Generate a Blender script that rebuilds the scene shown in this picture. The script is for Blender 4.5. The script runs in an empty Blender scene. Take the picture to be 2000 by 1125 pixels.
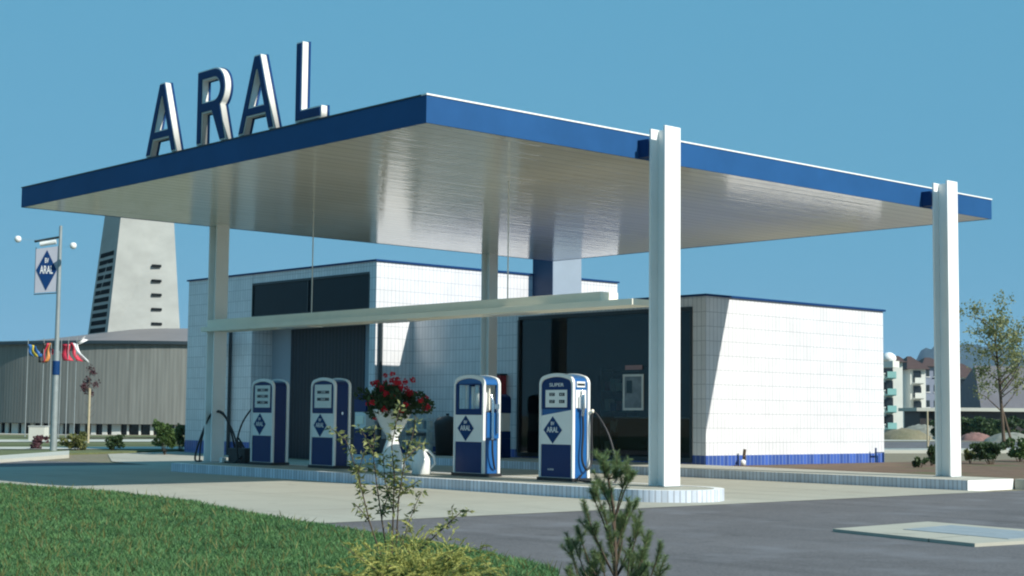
import bpy, bmesh, math, random
import numpy as np
from mathutils import Vector, Matrix
random.seed(7); rng = np.random.default_rng(7)
SC = bpy.context.scene
COL = SC.collection
PI = math.pi
# ------------------------------------------------------------------ camera
CAM = np.array([15.675, -12.617, 1.16])
CR = np.array([[0.6708030588590551, 0.7415664275632173, 0.010123721472988947],
               [0.05365634089461206, -0.06214194651345792, 0.9966239890577187],
               [-0.739691998947627, 0.6679952185417544, 0.08147474883801499]])
FPX = 3041.84
cd = bpy.data.cameras.new("camera"); cam = bpy.data.objects.new("camera", cd); COL.objects.link(cam)
m3 = Matrix([[CR[0][i], CR[1][i], -CR[2][i]] for i in range(3)])
cam.matrix_world = Matrix.Translation(Vector(CAM)) @ m3.to_4x4()
cd.sensor_width = 36; cd.lens = FPX / 2000 * 36; cd.clip_start = .1; cd.clip_end = 9000
SC.camera = cam
SC.render.resolution_x = 1024; SC.render.resolution_y = 576
# ------------------------------------------------------------------ light
SUN = Vector((1.40, 0.27, 1.0)).normalized()
ELEV = math.asin(SUN.z); AZ = math.atan2(SUN.x, SUN.y)
w = bpy.data.worlds.new("World"); SC.world = w; w.use_nodes = True
nt = w.node_tree; bg = nt.nodes["Background"]
sky = nt.nodes.new("ShaderNodeTexSky"); sky.sky_type = 'NISHITA'; sky.sun_disc = False
sky.sun_elevation = ELEV; sky.sun_rotation = AZ; sky.air_density = 1.0; sky.dust_density = 0.3; sky.ozone_density = 2.0
mx = nt.nodes.new("ShaderNodeMix"); mx.data_type = 'RGBA'; mx.inputs[0].default_value = 0.93
nt.links.new(sky.outputs[0], mx.inputs[6]); mx.inputs[7].default_value = (1.12, 3.78, 5.72, 1)
nt.links.new(mx.outputs[2], bg.inputs[0]); bg.inputs[1].default_value = 0.084
sl = bpy.data.lights.new("sun", 'SUN'); sl.energy = 5.0; sl.angle = math.radians(.5); sl.color = (1, .96, .88)
so = bpy.data.objects.new("sun", sl); COL.objects.link(so); so.location = (30, 0, 40)
so.rotation_euler = SUN.to_track_quat('Z', 'Y').to_euler()
SC.view_settings.view_transform = 'Standard'; SC.view_settings.look = 'None'
SC.view_settings.exposure = 0.25; SC.view_settings.gamma = 1.0
SC.render.engine = 'CYCLES'
SC.cycles.pixel_filter_type = 'BLACKMAN_HARRIS'; SC.cycles.filter_width = 2.1

# ------------------------------------------------------------------ materials
def nmat(name):
    m = bpy.data.materials.new(name); m.use_nodes = True
    n = m.node_tree; b = n.nodes["Principled BSDF"]; return m, n, b
def L(n, a, b): n.links.new(a, b)
def noise(n, scale, detail=4, vec=None, rough=.55):
    t = n.nodes.new("ShaderNodeTexNoise"); t.inputs["Scale"].default_value = scale
    t.inputs["Detail"].default_value = detail; t.inputs["Roughness"].default_value = rough
    if vec is not None: L(n, vec, t.inputs["Vector"])
    return t.outputs["Fac"]
def ramp(n, fac, stops):
    r = n.nodes.new("ShaderNodeValToRGB"); e = r.color_ramp.elements
    while len(e) < len(stops): e.new(.5)
    for i, (p, c) in enumerate(stops): e[i].position = p; e[i].color = (*c, 1)
    L(n, fac, r.inputs[0]); return r.outputs[0]
def coords(n, kind="Object", scale=None):
    t = n.nodes.new("ShaderNodeTexCoord"); o = t.outputs[kind]
    if scale:
        mp = n.nodes.new("ShaderNodeMapping"); mp.inputs["Scale"].default_value = scale
        L(n, o, mp.inputs[0]); o = mp.outputs[0]
    return o
def worldpos(n, scale=None):
    t = n.nodes.new("ShaderNodeNewGeometry"); o = t.outputs["Position"]
    if scale:
        mp = n.nodes.new("ShaderNodeMapping"); mp.inputs["Scale"].default_value = scale
        L(n, o, mp.inputs[0]); o = mp.outputs[0]
    return o
def bump(n, b, h, strength=.3, dist=.01):
    bp = n.nodes.new("ShaderNodeBump"); bp.inputs["Strength"].default_value = strength
    bp.inputs["Distance"].default_value = dist; L(n, h, bp.inputs["Height"]); L(n, bp.outputs[0], b.inputs["Normal"])
def mixc(n, fac, a, b2, mode='MIX'):
    m = n.nodes.new("ShaderNodeMix"); m.data_type = 'RGBA'; m.blend_type = mode
    for s, v in ((0, fac), (6, a), (7, b2)):
        if isinstance(v, (tuple, float, int)): m.inputs[s].default_value = (*v, 1) if isinstance(v, tuple) else v
        else: L(n, v, m.inputs[s])
    return m.outputs[2]
def simple(name, c, rough=.6, var=.12, scale=3., bs=0., metal=0., spec=.5, bscale=40, stretch=None):
    """painted / plain surface with slow mottling, fine grain and optional bump"""
    m, n, b = nmat(name); pos = worldpos(n, stretch)
    c1 = tuple(x * (1 - var) for x in c); c2 = tuple(min(1, x * (1 + var)) for x in c)
    L(n, ramp(n, noise(n, scale, 6, pos, .65), [(.3, c1), (.7, c2)]), b.inputs["Base Color"])
    b.inputs["Roughness"].default_value = rough; b.inputs["Metallic"].default_value = metal
    b.inputs["Specular IOR Level"].default_value = spec
    if bs: bump(n, b, noise(n, bscale, 5, pos), bs, .01)
    return m
def tile_mat(name, c, joint, tw, th, mortar=.006, rough=.25, var=.06, bs=.3, smooth=.1, dirt=0.):
    """upright ceramic tiles, stacked, mapped in metres from UV"""
    m, n, b = nmat(name); uv = coords(n, "UV")
    t = n.nodes.new("ShaderNodeTexBrick"); t.offset = 0; t.squash = 1
    t.inputs["Scale"].default_value = 1; t.inputs["Brick Width"].default_value = tw; t.inputs["Row Height"].default_value = th
    t.inputs["Mortar Size"].default_value = mortar; t.inputs["Mortar Smooth"].default_value = smooth
    t.inputs["Color1"].default_value = (*[x * (1 - var) for x in c], 1); t.inputs["Color2"].default_value = (*[min(1, x * (1 + var)) for x in c], 1)
    t.inputs["Mortar"].default_value = (*joint, 1); L(n, uv, t.inputs["Vector"])
    col = t.outputs["Color"]
    if dirt: col = mixc(n, 1.0, col, ramp(n, noise(n, 1.3, 6, worldpos(n), .7), [(.35, (1 - dirt,) * 3), (.6, (1, 1, 1))]), 'MULTIPLY')
    L(n, col, b.inputs["Base Color"]); b.inputs["Roughness"].default_value = rough
    bump(n, b, t.outputs["Fac"], -bs, .004); return m

M = {}
M['white_tile'] = tile_mat('white tile', (.71, .71, .72), (.42, .43, .45), .125, .31, .007, .22, .045, dirt=.09)
M['blue_tile'] = tile_mat('blue plinth tile', (.045, .10, .36), (.20, .27, .42), .125, .40, .008, .3, .25)
M['kerb_tile'] = tile_mat('kerb tile', (.60, .66, .74), (.40, .43, .48), .085, .40, .011, .4, .16, dirt=.18)
M['white_paint'] = simple('white paint', (.88, .88, .85), .45, .04, 1.5, .05, bscale=25)
M['cream_paint'] = simple('cream paint', (.92, .87, .72), .5, .05, 2)
M['off_white'] = simple('off white steel', (.72, .73, .69), .4, .05, 2)  # plain off-white of rods, displays and racks
M['blue_fascia'] = simple('blue fascia', (.018, .085, .225), .55, .12, .9, .05, spec=.12)
M['blue_enamel'] = simple('blue enamel', (.004, .026, .12), .35, .08, 3, spec=.25)  # pump blue in its shaded tone
M['blue_lit_tone'] = simple('blue enamel in sunlit tone', (.012, .10, .30), .3, .06, 5)  # brighter copy of the pump blue, sunlight put into the colour
M['white_enamel'] = simple('white enamel', (.78, .79, .76), .2, .03, 5)
M['sign_blue'] = simple('sign blue', (.006, .040, .14), .5, .08, 4, spec=.15)
M['letter_side'] = simple('letter side', (.76, .75, .70), .4, .06, 4)
M['black'] = simple('black rubber', (.014, .014, .016), .5, .1, 8)
M['dark_frame'] = simple('dark frame', (.02, .03, .035), .4, .1, 6)
M['chrome'] = simple('chrome', (.62, .65, .68), .18, .03, 6, metal=1.)
M['red'] = simple('red paint', (.30, .015, .02), .35, .08, 6)
M['dark_door'] = None
M['steel'] = simple('galvanised steel', (.30, .34, .34), .45, .12, 5, metal=.3)
M['steel_dull'] = simple('dull cover plate', (.27, .31, .33), .6, .12, 5)
M['concrete_wall'] = simple('fair faced concrete', (.34, .355, .335), .85, .15, .3, .2, stretch=(1, 1, 1.6))
M['roof_metal'] = simple('brown metal roof', (.21, .18, .17), .55, .12, .4, .1)
M['brown_roof'] = simple('brown tile roof', (.075, .042, .035), .8, .2, 2, .2)
M['grey_roof'] = simple('grey slate roof', (.13, .13, .15), .75, .15, 1, .2)
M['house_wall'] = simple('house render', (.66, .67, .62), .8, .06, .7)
M['house_shade'] = simple('shade painted house render', (.23, .26, .33), .8, .08, .7)  # house wall colour with its shade mixed in, darker and bluer
M['balcony'] = simple('turquoise balcony panel', (.22, .46, .44), .6, .05, 2)
M['window_dark'] = simple('dark window', (.02, .025, .03), .12, .1, 4)
M['bark'] = simple('bark', (.09, .065, .045), .9, .3, 12, .4)
M['stake'] = simple('pale timber', (.42, .36, .24), .8, .15, 10)
M['tyre'] = M['black']
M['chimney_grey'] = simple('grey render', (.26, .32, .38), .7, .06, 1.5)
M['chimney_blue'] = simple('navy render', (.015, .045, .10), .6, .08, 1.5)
M['asphalt_far'] = None

def ground_mat(name, c, var, scale, fine, rough=.9, bs=.4, fbs=120, patches=None, joints=0, stain=0.):
    m, n, b = nmat(name); pos = worldpos(n)
    a = ramp(n, noise(n, scale, 7, pos, .7), [(.25, tuple(x * (1 - var) for x in c)), (.75, tuple(x * (1 + var) for x in c))])
    g = ramp(n, noise(n, fbs, 3, pos, .8), [(.3, (1 - fine,) * 3), (.7, (1 + fine * .6,) * 3)])
    col = mixc(n, 1.0, a, g, 'MULTIPLY')
    if patches: col = mixc(n, ramp(n, noise(n, patches[1], 5, pos, .6), [(.52, (0, 0, 0)), (.66, (1, 1, 1))]), col, patches[0])
    if joints:      # cast slab joints on a square grid
        t = n.nodes.new("ShaderNodeTexBrick"); t.offset = 0; t.inputs["Scale"].default_value = 1; t.inputs["Brick Width"].default_value = joints; t.inputs["Row Height"].default_value = joints
        t.inputs["Mortar Size"].default_value = .012; t.inputs["Mortar Smooth"].default_value = .2; t.inputs["Color1"].default_value = (1, 1, 1, 1); t.inputs["Color2"].default_value = (.95, .95, .95, 1); t.inputs["Mortar"].default_value = (.5, .5, .48, 1)
        L(n, pos, t.inputs["Vector"]); col = mixc(n, 1., col, t.outputs["Color"], 'MULTIPLY')
    if stain:       # drips and tyre-worn tracks
        mp = n.nodes.new("ShaderNodeMapping"); mp.inputs["Scale"].default_value = (.10, 1.5, 1); L(n, pos, mp.inputs[0])
        col = mixc(n, 1., col, ramp(n, noise(n, 1., 4, mp.outputs[0], .6), [(.52, (1, 1, 1)), (.72, (1 - stain,) * 3)]), 'MULTIPLY')
        col = mixc(n, 1., col, ramp(n, noise(n, 1.9, 3, pos, .5), [(.66, (1, 1, 1)), (.72, (1 - stain * 1.3,) * 3)]), 'MULTIPLY')
    L(n, col, b.inputs["Base Color"]); b.inputs["Roughness"].default_value = rough
    b.inputs["Specular IOR Level"].default_value = .3
    bump(n, b, noise(n, fbs, 4, pos, .8), bs, .006); return m
M['concrete'] = ground_mat('driveway concrete', (.40, .39, .325), .11, .7, .10, bs=.25, patches=((.345, .33, .275), .35), joints=3.6, stain=.16)
M['asphalt'] = ground_mat('asphalt', (.138, .134, .138), .2, .45, .45, bs=.8, fbs=48, patches=((.165, .165, .175), .8), stain=.22)
M['pavement'] = ground_mat('pavement slab', (.43, .42, .36), .10, 1.2, .10, bs=.2)
M['soil'] = ground_mat('brown soil', (.16, .105, .07), .3, 1.6, .35, bs=.9, fbs=25, patches=((.10, .11, .05), .5))
M['earth'] = ground_mat('rough ground', (.22, .19, .13), .25, .12, .25, bs=.5, fbs=6, patches=((.11, .13, .06), .06))
M['lawn_base'] = ground_mat('lawn soil', (.035, .062, .022), .3, 1.2, .3, bs=.6, fbs=40)
M['verge'] = ground_mat('dry grass verge', (.13, .15, .065), .25, .6, .3, bs=.6, fbs=14)
M['pale_path'] = ground_mat('pale concrete path', (.48, .48, .42), .08, .6, .08, bs=.2)
M['hill'] = ground_mat('forest hill', (.035, .06, .075), .25, .006, .3, bs=.6, fbs=.03)

def soffit_mat():
    m, n, b = nmat('glossy white board soffit'); pos = worldpos(n)
    wv = n.nodes.new("ShaderNodeTexWave"); wv.wave_type = 'BANDS'; wv.bands_direction = 'X'
    wv.inputs["Scale"].default_value = .314 / .30; wv.inputs["Distortion"].default_value = 0; L(n, pos, wv.inputs[0])
    jt = ramp(n, wv.outputs["Fac"], [(0, (0, 0, 0)), (.05, (1, 1, 1))])
    mp = n.nodes.new("ShaderNodeMapping"); mp.inputs["Scale"].default_value = (4.6, .16, 1); L(n, pos, mp.inputs[0])
    st = noise(n, 1.0, 5, mp.outputs[0], .65)
    base = ramp(n, st, [(.3, (.86, .80, .68)), (.7, (.96, .91, .80))])
    L(n, mixc(n, jt, (.62, .59, .53), base), b.inputs["Base Color"])
    rr = n.nodes.new("ShaderNodeMapRange"); rr.inputs[1].default_value = .3; rr.inputs[2].default_value = .7
    rr.inputs[3].default_value = .035; rr.inputs[4].default_value = .085; L(n, st, rr.inputs[0]); L(n, rr.outputs[0], b.inputs["Roughness"])
    b.inputs["IOR"].default_value = 2.35
    ad = n.nodes.new("ShaderNodeMath"); ad.operation = 'MULTIPLY_ADD'; ad.inputs[1].default_value = .12
    L(n, jt, ad.inputs[0]); L(n, st, ad.inputs[2]); bump(n, b, ad.outputs[0], .55, .012)
    return m
M['soffit'] = soffit_mat()
def ribbed(name, c, pitch, amt=.4, rough=.6, axis='X'):
    m, n, b = nmat(name); uv = coords(n, "UV")
    wv = n.nodes.new("ShaderNodeTexWave"); wv.bands_direction = axis; wv.inputs["Scale"].default_value = .314 / pitch
    wv.inputs["Distortion"].default_value = .0; L(n, uv, wv.inputs[0])
    mp = n.nodes.new("ShaderNodeMapping"); mp.inputs["Scale"].default_value = (1 / pitch, .25, 1); L(n, uv, mp.inputs[0])
    nz = noise(n, .9, 3, mp.outputs[0])
    a = ramp(n, wv.outputs["Fac"], [(0, tuple(x * (1 - amt) for x in c)), (.5, c)])
    L(n, mixc(n, 1., a, ramp(n, nz, [(.3, (.8,) * 3), (.7, (1.1,) * 3)]), 'MULTIPLY'), b.inputs["Base Color"])
    b.inputs["Roughness"].default_value = rough; bump(n, b, wv.outputs["Fac"], .3, .02); return m
M['dark_door'] = ribbed('ribbed blue door', (.006, .013, .026), .16, .5, .5)
M['strip_facade'] = ribbed('vertical cement board facade', (.19, .20, .185), .26, .06, .9)
def glass_mat(name, tint=(.62, .72, .70), refl=1.45, rough=0.0):
    m, n, b = nmat(name); n.nodes.remove(b); out = n.nodes["Material Output"]
    tr = n.nodes.new("ShaderNodeBsdfTransparent"); tr.inputs[0].default_value = (*tint, 1)
    gl = n.nodes.new("ShaderNodeBsdfGlossy"); gl.inputs["Roughness"].default_value = rough
    fr = n.nodes.new("ShaderNodeFresnel"); ge = n.nodes.new("ShaderNodeNewGeometry"); mr = n.nodes.new("ShaderNodeMapRange")
    mr.inputs[3].default_value = refl; mr.inputs[4].default_value = 1 / refl; L(n, ge.outputs["Backfacing"], mr.inputs[0]); L(n, mr.outputs[0], fr.inputs[0])   # same reflection on both faces of the pane
    mxs = n.nodes.new("ShaderNodeMixShader"); L(n, fr.outputs[0], mxs.inputs[0]); L(n, tr.outputs[0], mxs.inputs[1]); L(n, gl.outputs[0], mxs.inputs[2])
    L(n, mxs.outputs[0], out.inputs[0]); return m
M['glass'] = glass_mat('shop glass', (.60, .68, .68), 1.42)
M['clear_glass'] = glass_mat('clear glass', (.96, .98, .97), 1.35)
M['matt_black'] = simple('matt dark opening', (.012, .016, .018), .95, .1, 3, spec=.05)
M['dark_glass'] = simple('dark glazing', (.004, .012, .018), .3, .15, 3, spec=.2)
def leaf_mat(name, ca, cb, rough=.6, sc=6., trans=.25, spec=.3):
    m, n, b = nmat(name); pos = worldpos(n)
    oi = n.nodes.new("ShaderNodeNewGeometry")
    mixf = n.nodes.new("ShaderNodeMath"); mixf.operation = 'MULTIPLY_ADD'; mixf.inputs[1].default_value = .45
    L(n, oi.outputs["Random Per Island"], mixf.inputs[0]); L(n, noise(n, sc, 3, pos), mixf.inputs[2])
    L(n, ramp(n, mixf.outputs[0], [(.4, ca), (1.0, cb)]), b.inputs["Base Color"])
    b.inputs["Roughness"].default_value = rough; b.inputs["Specular IOR Level"].default_value = spec
    out = n.nodes["Material Output"]; tl = n.nodes.new("ShaderNodeBsdfTranslucent"); ms = n.nodes.new("ShaderNodeMixShader")
    tl.inputs[0].default_value = (*cb, 1)
    ms.inputs[0].default_value = trans; L(n, b.outputs[0], ms.inputs[1]); L(n, tl.outputs[0], ms.inputs[2]); L(n, ms.outputs[0], out.inputs[0])
    return m
M['grass'] = leaf_mat('grass blades', (.036, .100, .040), (.130, .262, .092), sc=1.7)
M['leaf_green'] = leaf_mat('green leaves', (.035, .075, .022), (.10, .16, .045))
M['leaf_dark'] = leaf_mat('dark leaves', (.016, .042, .018), (.06, .10, .035))
M['leaf_olive'] = leaf_mat('olive leaves', (.07, .085, .030), (.18, .19, .06))
M['leaf_gold'] = leaf_mat('golden juniper foliage', (.09, .15, .035), (.60, .58, .18), sc=11)
M['leaf_pale'] = leaf_mat('pale olive leaves', (.10, .12, .05), (.30, .32, .14))
M['leaf_pine'] = leaf_mat('pine needles', (.05, .10, .045), (.23, .31, .13), sc=10)
M['leaf_rose'] = leaf_mat('yellow green leaves', (.035, .06, .028), (.34, .36, .14), sc=16)
M['leaf_red'] = leaf_mat('purple leaves', (.05, .02, .025), (.12, .05, .06))
M['petal'] = leaf_mat('red petals', (.38, .008, .02), (.75, .03, .05), sc=20)
def flat(name, c, rough=.5):
    return simple(name, c, rough, .04, 6)
M['flag_yellow'] = flat('yellow cloth', (.65, .5, .05)); M['flag_blue'] = flat('blue cloth', (.02, .12, .35))
M['flag_orange'] = flat('orange cloth', (.70, .28, .08)); M['flag_red'] = flat('red cloth', (.55, .03, .06)); M['flag_white'] = flat('white cloth', (.8, .8, .8))
M['flag_black'] = flat('black cloth', (.02, .02, .02))

# ------------------------------------------------------------------ mesh helpers
def tag(o, label=None, cat=None, group=None, kind=None):
    if label: o['label'] = label
    if cat: o['category'] = cat
    if group: o['group'] = group
    if kind: o['kind'] = kind
    return o
def empty(name, loc=(0, 0, 0), label=None, cat=None, group=None, rz=0):
    o = bpy.data.objects.new(name, None); COL.objects.link(o); o.location = loc; o.rotation_euler.z = rz
    o.empty_display_size = .2
    return tag(o, label, cat, group)
class MB:
    def __init__(s): s.v = []; s.f = []; s.m = []; s.uv = []; s.sm = []
    def add(s, verts, faces, mi=0, uvs=None, smooth=False):
        k = len(s.v); s.v += [tuple(map(float, p)) for p in verts]
        for i, f in enumerate(faces):
            s.f.append([k + j for j in f]); s.m.append(mi); s.sm.append(smooth)
            s.uv.append(uvs[i] if uvs else None)
    def box(s, a, b, mi=0):
        x0, y0, z0 = [min(a[i], b[i]) for i in range(3)]; x1, y1, z1 = [max(a[i], b[i]) for i in range(3)]
        V = [(x0, y0, z0), (x1, y0, z0), (x1, y1, z0), (x0, y1, z0), (x0, y0, z1), (x1, y0, z1), (x1, y1, z1), (x0, y1, z1)]
        F = [(0, 3, 2, 1), (4, 5, 6, 7), (0, 1, 5, 4), (1, 2, 6, 5), (2, 3, 7, 6), (3, 0, 4, 7)]
        U = [[(V[i][0], V[i][1]) for i in F[0]], [(V[i][0], V[i][1]) for i in F[1]], [(V[i][0], V[i][2]) for i in F[2]],
             [(V[i][1], V[i][2]) for i in F[3]], [(V[i][0], V[i][2]) for i in F[4]], [(V[i][1], V[i][2]) for i in F[5]]]
        s.add(V, F, mi, U); return s
    def quad(s, pts, mi=0, uv=None): s.add(pts, [tuple(range(len(pts)))], mi, [uv] if uv else None); return s
    def prism(s, poly, z0, z1, mi=0, top=None, axis='z'):
        """poly in plan, extruded; UV in metres round the wall"""
        n = len(poly)
        def P(p, z): return (p[0], p[1], z) if axis == 'z' else ((p[0], z, p[1]) if axis == 'y' else (z, p[0], p[1]))
        V = [P(p, z0) for p in poly] + [P(p, z1) for p in poly]; a = 0; F = []; U = []
        for i in range(n):
            j = (i + 1) % n; d = math.dist(poly[i], poly[j]); F.append((i, j, n + j, n + i))
            U.append([(a, z0), (a + d, z0), (a + d, z1), (a, z1)]); a += d
        s.add(V, F, mi, U)
        s.add(V, [tuple(range(n))[::-1], tuple(range(n, 2 * n))], mi if top is None else top,
              [[poly[i] for i in range(n)][::-1], [poly[i] for i in range(n)]]); return s
    def ring(s, outer, inner, z0, z1, mi=0, axis='y'):
        n = len(outer)
        def P(p, z): return (p[0], p[1], z) if axis == 'z' else ((p[0], z, p[1]) if axis == 'y' else (z, p[0], p[1]))
        V = [P(p, z) for z in (z0, z1) for p in outer] + [P(p, z) for z in (z0, z1) for p in inner]
        F = []
        for i in range(n):
            j = (i + 1) % n
            F += [(i, j, n + j, n + i), (2 * n + j, 2 * n + i, 3 * n + i, 3 * n + j), (j, i, 2 * n + i, 2 * n + j), (n + i, n + j, 3 * n + j, 3 * n + i)]
        s.add(V, F, mi); return s
    def tube(s, pts, r, mi=0, n=8, r1=None, smooth=True):
        pts = [Vector(p) for p in pts]; V = []; K = len(pts); up = Vector((0, 0, 1))
        prev = None
        for i, p in enumerate(pts):
            t = (pts[min(i + 1, K - 1)] - pts[max(i - 1, 0)]).normalized()
            if prev is None: a = t.cross(up if abs(t.z) < .9 else Vector((1, 0, 0))).normalized()
            else: a = (prev - t * prev.dot(t)).normalized()
            prev = a; b = t.cross(a); rr = r if r1 is None else r + (r1 - r) * i / (K - 1)
            V += [p + (a * math.cos(2 * PI * k / n) + b * math.sin(2 * PI * k / n)) * rr for k in range(n)]
        F = [(i * n + k, i * n + (k + 1) % n, (i + 1) * n + (k + 1) % n, (i + 1) * n + k) for i in range(K - 1) for k in range(n)]
        s.add(V, F, mi, None, smooth); s.add([V[k] for k in range(n)], [tuple(range(n))[::-1]], mi); s.add(V[-n:], [tuple(range(n))], mi); return s
    def lathe(s, prof, c=(0, 0, 0), n=24, mi=0, smooth=True):
        V = [(c[0] + r * math.cos(2 * PI * k / n), c[1] + r * math.sin(2 * PI * k / n), c[2] + z) for r, z in prof for k in range(n)]
        F = [(i * n + k, i * n + (k + 1) % n, (i + 1) * n + (k + 1) % n, (i + 1) * n + k) for i in range(len(prof) - 1) for k in range(n)]
        U = []
        R0 = max(r for r, z in prof)
        for i in range(len(prof) - 1):
            for k in range(n):
                a0 = 2 * PI * k / n * R0; a1 = 2 * PI * (k + 1) / n * R0
                U.append([(a0, prof[i][1]), (a1, prof[i][1]), (a1, prof[i + 1][1]), (a0, prof[i + 1][1])])
        s.add(V, F, mi, U, smooth); return s
    def build(s, name, mats, parent=None, bevel=0, loc=None):
        me = bpy.data.meshes.new(name); me.from_pydata(s.v, [], s.f)
        if not isinstance(mats, (list, tuple)): mats = [mats]
        for m in mats: me.materials.append(M[m] if isinstance(m, str) else m)
        me.polygons.foreach_set("material_index", s.m); me.polygons.foreach_set("use_smooth", s.sm)
        if any(u is not None for u in s.uv):
            ul = me.uv_layers.new(name="UVMap"); k = 0
            for f, u in zip(s.f, s.uv):
                for q in range(len(f)):
                    ul.data[k].uv = u[q] if u is not None else (0, 0); k += 1
        o = bpy.data.objects.new(name, me); COL.objects.link(o)
        if loc: o.location = loc
        if parent: o.parent = parent
        if bevel:
            bv = o.modifiers.new("bevel", 'BEVEL'); bv.width = bevel; bv.segments = 2; bv.limit_method = 'ANGLE'
        return o
def soup(name, V, F, mat, parent=None, label=None):
    me = bpy.data.meshes.new(name); V = np.asarray(V, float).reshape(-1, 3); F = np.asarray(F, int)
    me.vertices.add(len(V)); me.vertices.foreach_set("co", V.ravel())
    k = F.shape[1]; me.loops.add(F.size); me.loops.foreach_set("vertex_index", F.ravel())
    me.polygons.add(len(F)); me.polygons.foreach_set("loop_start", np.arange(len(F)) * k)
    me.update(calc_edges=True); me.validate(); me.materials.append(M[mat])
    o = bpy.data.objects.new(name, me); COL.objects.link(o)
    if parent: o.parent = parent
    return o
def copy_tree(o, parent=None):
    c = o.copy(); COL.objects.link(c); c.parent = parent
    for ch in list(o.children): copy_tree(ch, c)
    return c
def at(u, v, D):
    """world position seen at photo pixel (u,v), D metres down the view axis"""
    d = np.array([(u - 1000) / FPX, -(v - 562.5) / FPX, 1.]) @ CR
    return Vector(CAM + d * D)
def text_mesh(body, size, extrude, offset=0.0, xs=1.0):
    c = bpy.data.curves.new("lettering", 'FONT'); c.body = body; c.size = size; c.extrude = extrude; c.offset = offset
    c.align_x = 'CENTER'; c.align_y = 'CENTER'
    o = bpy.data.objects.new("lettering", c); COL.objects.link(o); bpy.context.view_layer.update()
    dg = bpy.context.evaluated_depsgraph_get(); me = bpy.data.meshes.new_from_object(o.evaluated_get(dg)); bpy.data.objects.remove(o)
    me.transform(Matrix.Scale(xs, 4, (1, 0, 0))); me.transform(Matrix.Rotation(PI / 2, 4, 'X')); me.name = "lettering"   # now stands in the XZ plane, facing -Y
    return me
def put_mesh(name, me, mat, parent, loc, rot=None):
    me = me.copy(); me.materials.clear(); me.materials.append(M[mat]); o = bpy.data.objects.new(name, me); COL.objects.link(o)
    o.parent = parent; o.location = loc
    if rot: o.rotation_euler = rot
    return o
# ------------------------------------------------------------------ ground
BX = [(-12, 0), (-18.9, -.09), (-26, -.02), (-110, -.55)]
def gz(x):
    if x >= -12: return 0.
    for (xa, za), (xb, zb) in zip(BX, BX[1:]):
        if x >= xb: return za + (zb - za) * (x - xa) / (xb - xa)
    return -.55
def sheet(name, poly, mat, dz, kind='structure', thick=0, label=None, cat=None):
    bm = bmesh.new(); vs = [bm.verts.new((x, y, 0)) for x, y in poly]; bm.faces.new(vs)
    for x, _ in BX:
        bmesh.ops.bisect_plane(bm, geom=bm.verts[:] + bm.edges[:] + bm.faces[:], plane_co=(x, 0, 0), plane_no=(1, 0, 0))
    for v in bm.verts: v.co.z = gz(v.co.x) + dz
    if thick:
        r = bmesh.ops.extrude_face_region(bm, geom=bm.faces[:])
        for g in r['geom']:
            if isinstance(g, bmesh.types.BMVert): g.co.z -= thick
        bmesh.ops.recalc_face_normals(bm, faces=bm.faces[:])
    me = bpy.data.meshes.new(name); bm.to_mesh(me); bm.free(); me.materials.append(M[mat])
    o = bpy.data.objects.new(name, me); COL.objects.link(o)
    if not thick and me.polygons[0].normal.z < 0: me.flip_normals()
    return tag(o, label, cat, None, kind)
sheet('ground', [(-4000, -3000), (3000, -3000), (3000, 5000), (-4000, 5000)], 'earth', -.02)
sheet('asphalt_road', [(1.9, -2.9), (1.9, 11.85), (60, 11.85), (60, -40), (-60, -40), (-60, 3.4), (-23, 3.4), (-19.5, 5.6), (-17, 5.6), (-17, -2.9)], 'asphalt', -.008)
sheet('concrete_forecourt', [(-17, -6), (1.92, -6), (1.92, 10.5), (-16, 10.5), (-16, 11.5), (-26, 11.5), (-24.6, 8.5), (-20, 6.2), (-17.0, 5.6)], 'concrete', -.004)
LAWN = [(-60, -3.0), (-26, -3.3), (-14, -2.95), (-7.6, -2.25), (-4.3, -1.95), (-2, -2.2), (-.14, -2.75), (1.4, -3.1), (3.56, -3.5), (5.87, -4.05), (7.3, -4.6), (8.1, -5.3), (8.8, -6.3), (9.6, -8.0), (10.2, -10.5), (10.5, -40), (-60, -40)]
sheet('lawn', LAWN, 'lawn_base', .03, thick=.035)
# grass blades: dense where seen, as one uncountable mass
def inpoly(px, py, poly):
    c = np.zeros(len(px), bool); n = len(poly)
    for i in range(n):
        x0, y0 = poly[i]; x1, y1 = poly[(i + 1) % n]
        hit = ((y0 > py) != (y1 > py)) & (px < (x1 - x0) * (py - y0) / (y1 - y0 + 1e-12) + x0); c ^= hit
    return c
N = 900000
D = 8 + 34 * rng.random(N) ** 1.6; U = rng.uniform(-80, 1400, N)
rx = (U - 1000) / FPX
gx = CAM[0] + D * (CR[2][0] + rx * CR[0][0]); gy = CAM[1] + D * (CR[2][1] + rx * CR[0][1])
k = inpoly(gx, gy, [(x, y + .02) for x, y in LAWN]); gx, gy, D = gx[k], gy[k], D[k]
k = rng.random(len(gx)) < .42; gx, gy, D = gx[k], gy[k], D[k]
n = len(gx); h = rng.uniform(.018, .040, n) * (1 + .35 * np.sin(gx * 3.1 + gy * 1.7) * np.cos(gx * 1.3 - gy * 2.3)); an = rng.uniform(0, PI, n); wd = .0035 + .00025 * D
le = rng.normal(0, .022, (n, 2)); z0 = np.full(n, .03) + np.array([gz(x) for x in gx])
V = np.stack([np.stack([gx - wd * np.cos(an), gy - wd * np.sin(an), z0], 1), np.stack([gx + wd * np.cos(an), gy + wd * np.sin(an), z0], 1),
              np.stack([gx + le[:, 0], gy + le[:, 1], z0 + h], 1)], 1)
g = soup('grass', V, np.arange(3 * n).reshape(-1, 3), 'grass'); tag(g, 'short mown green grass covering the lawn in the foreground', 'grass', kind='stuff')

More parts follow.
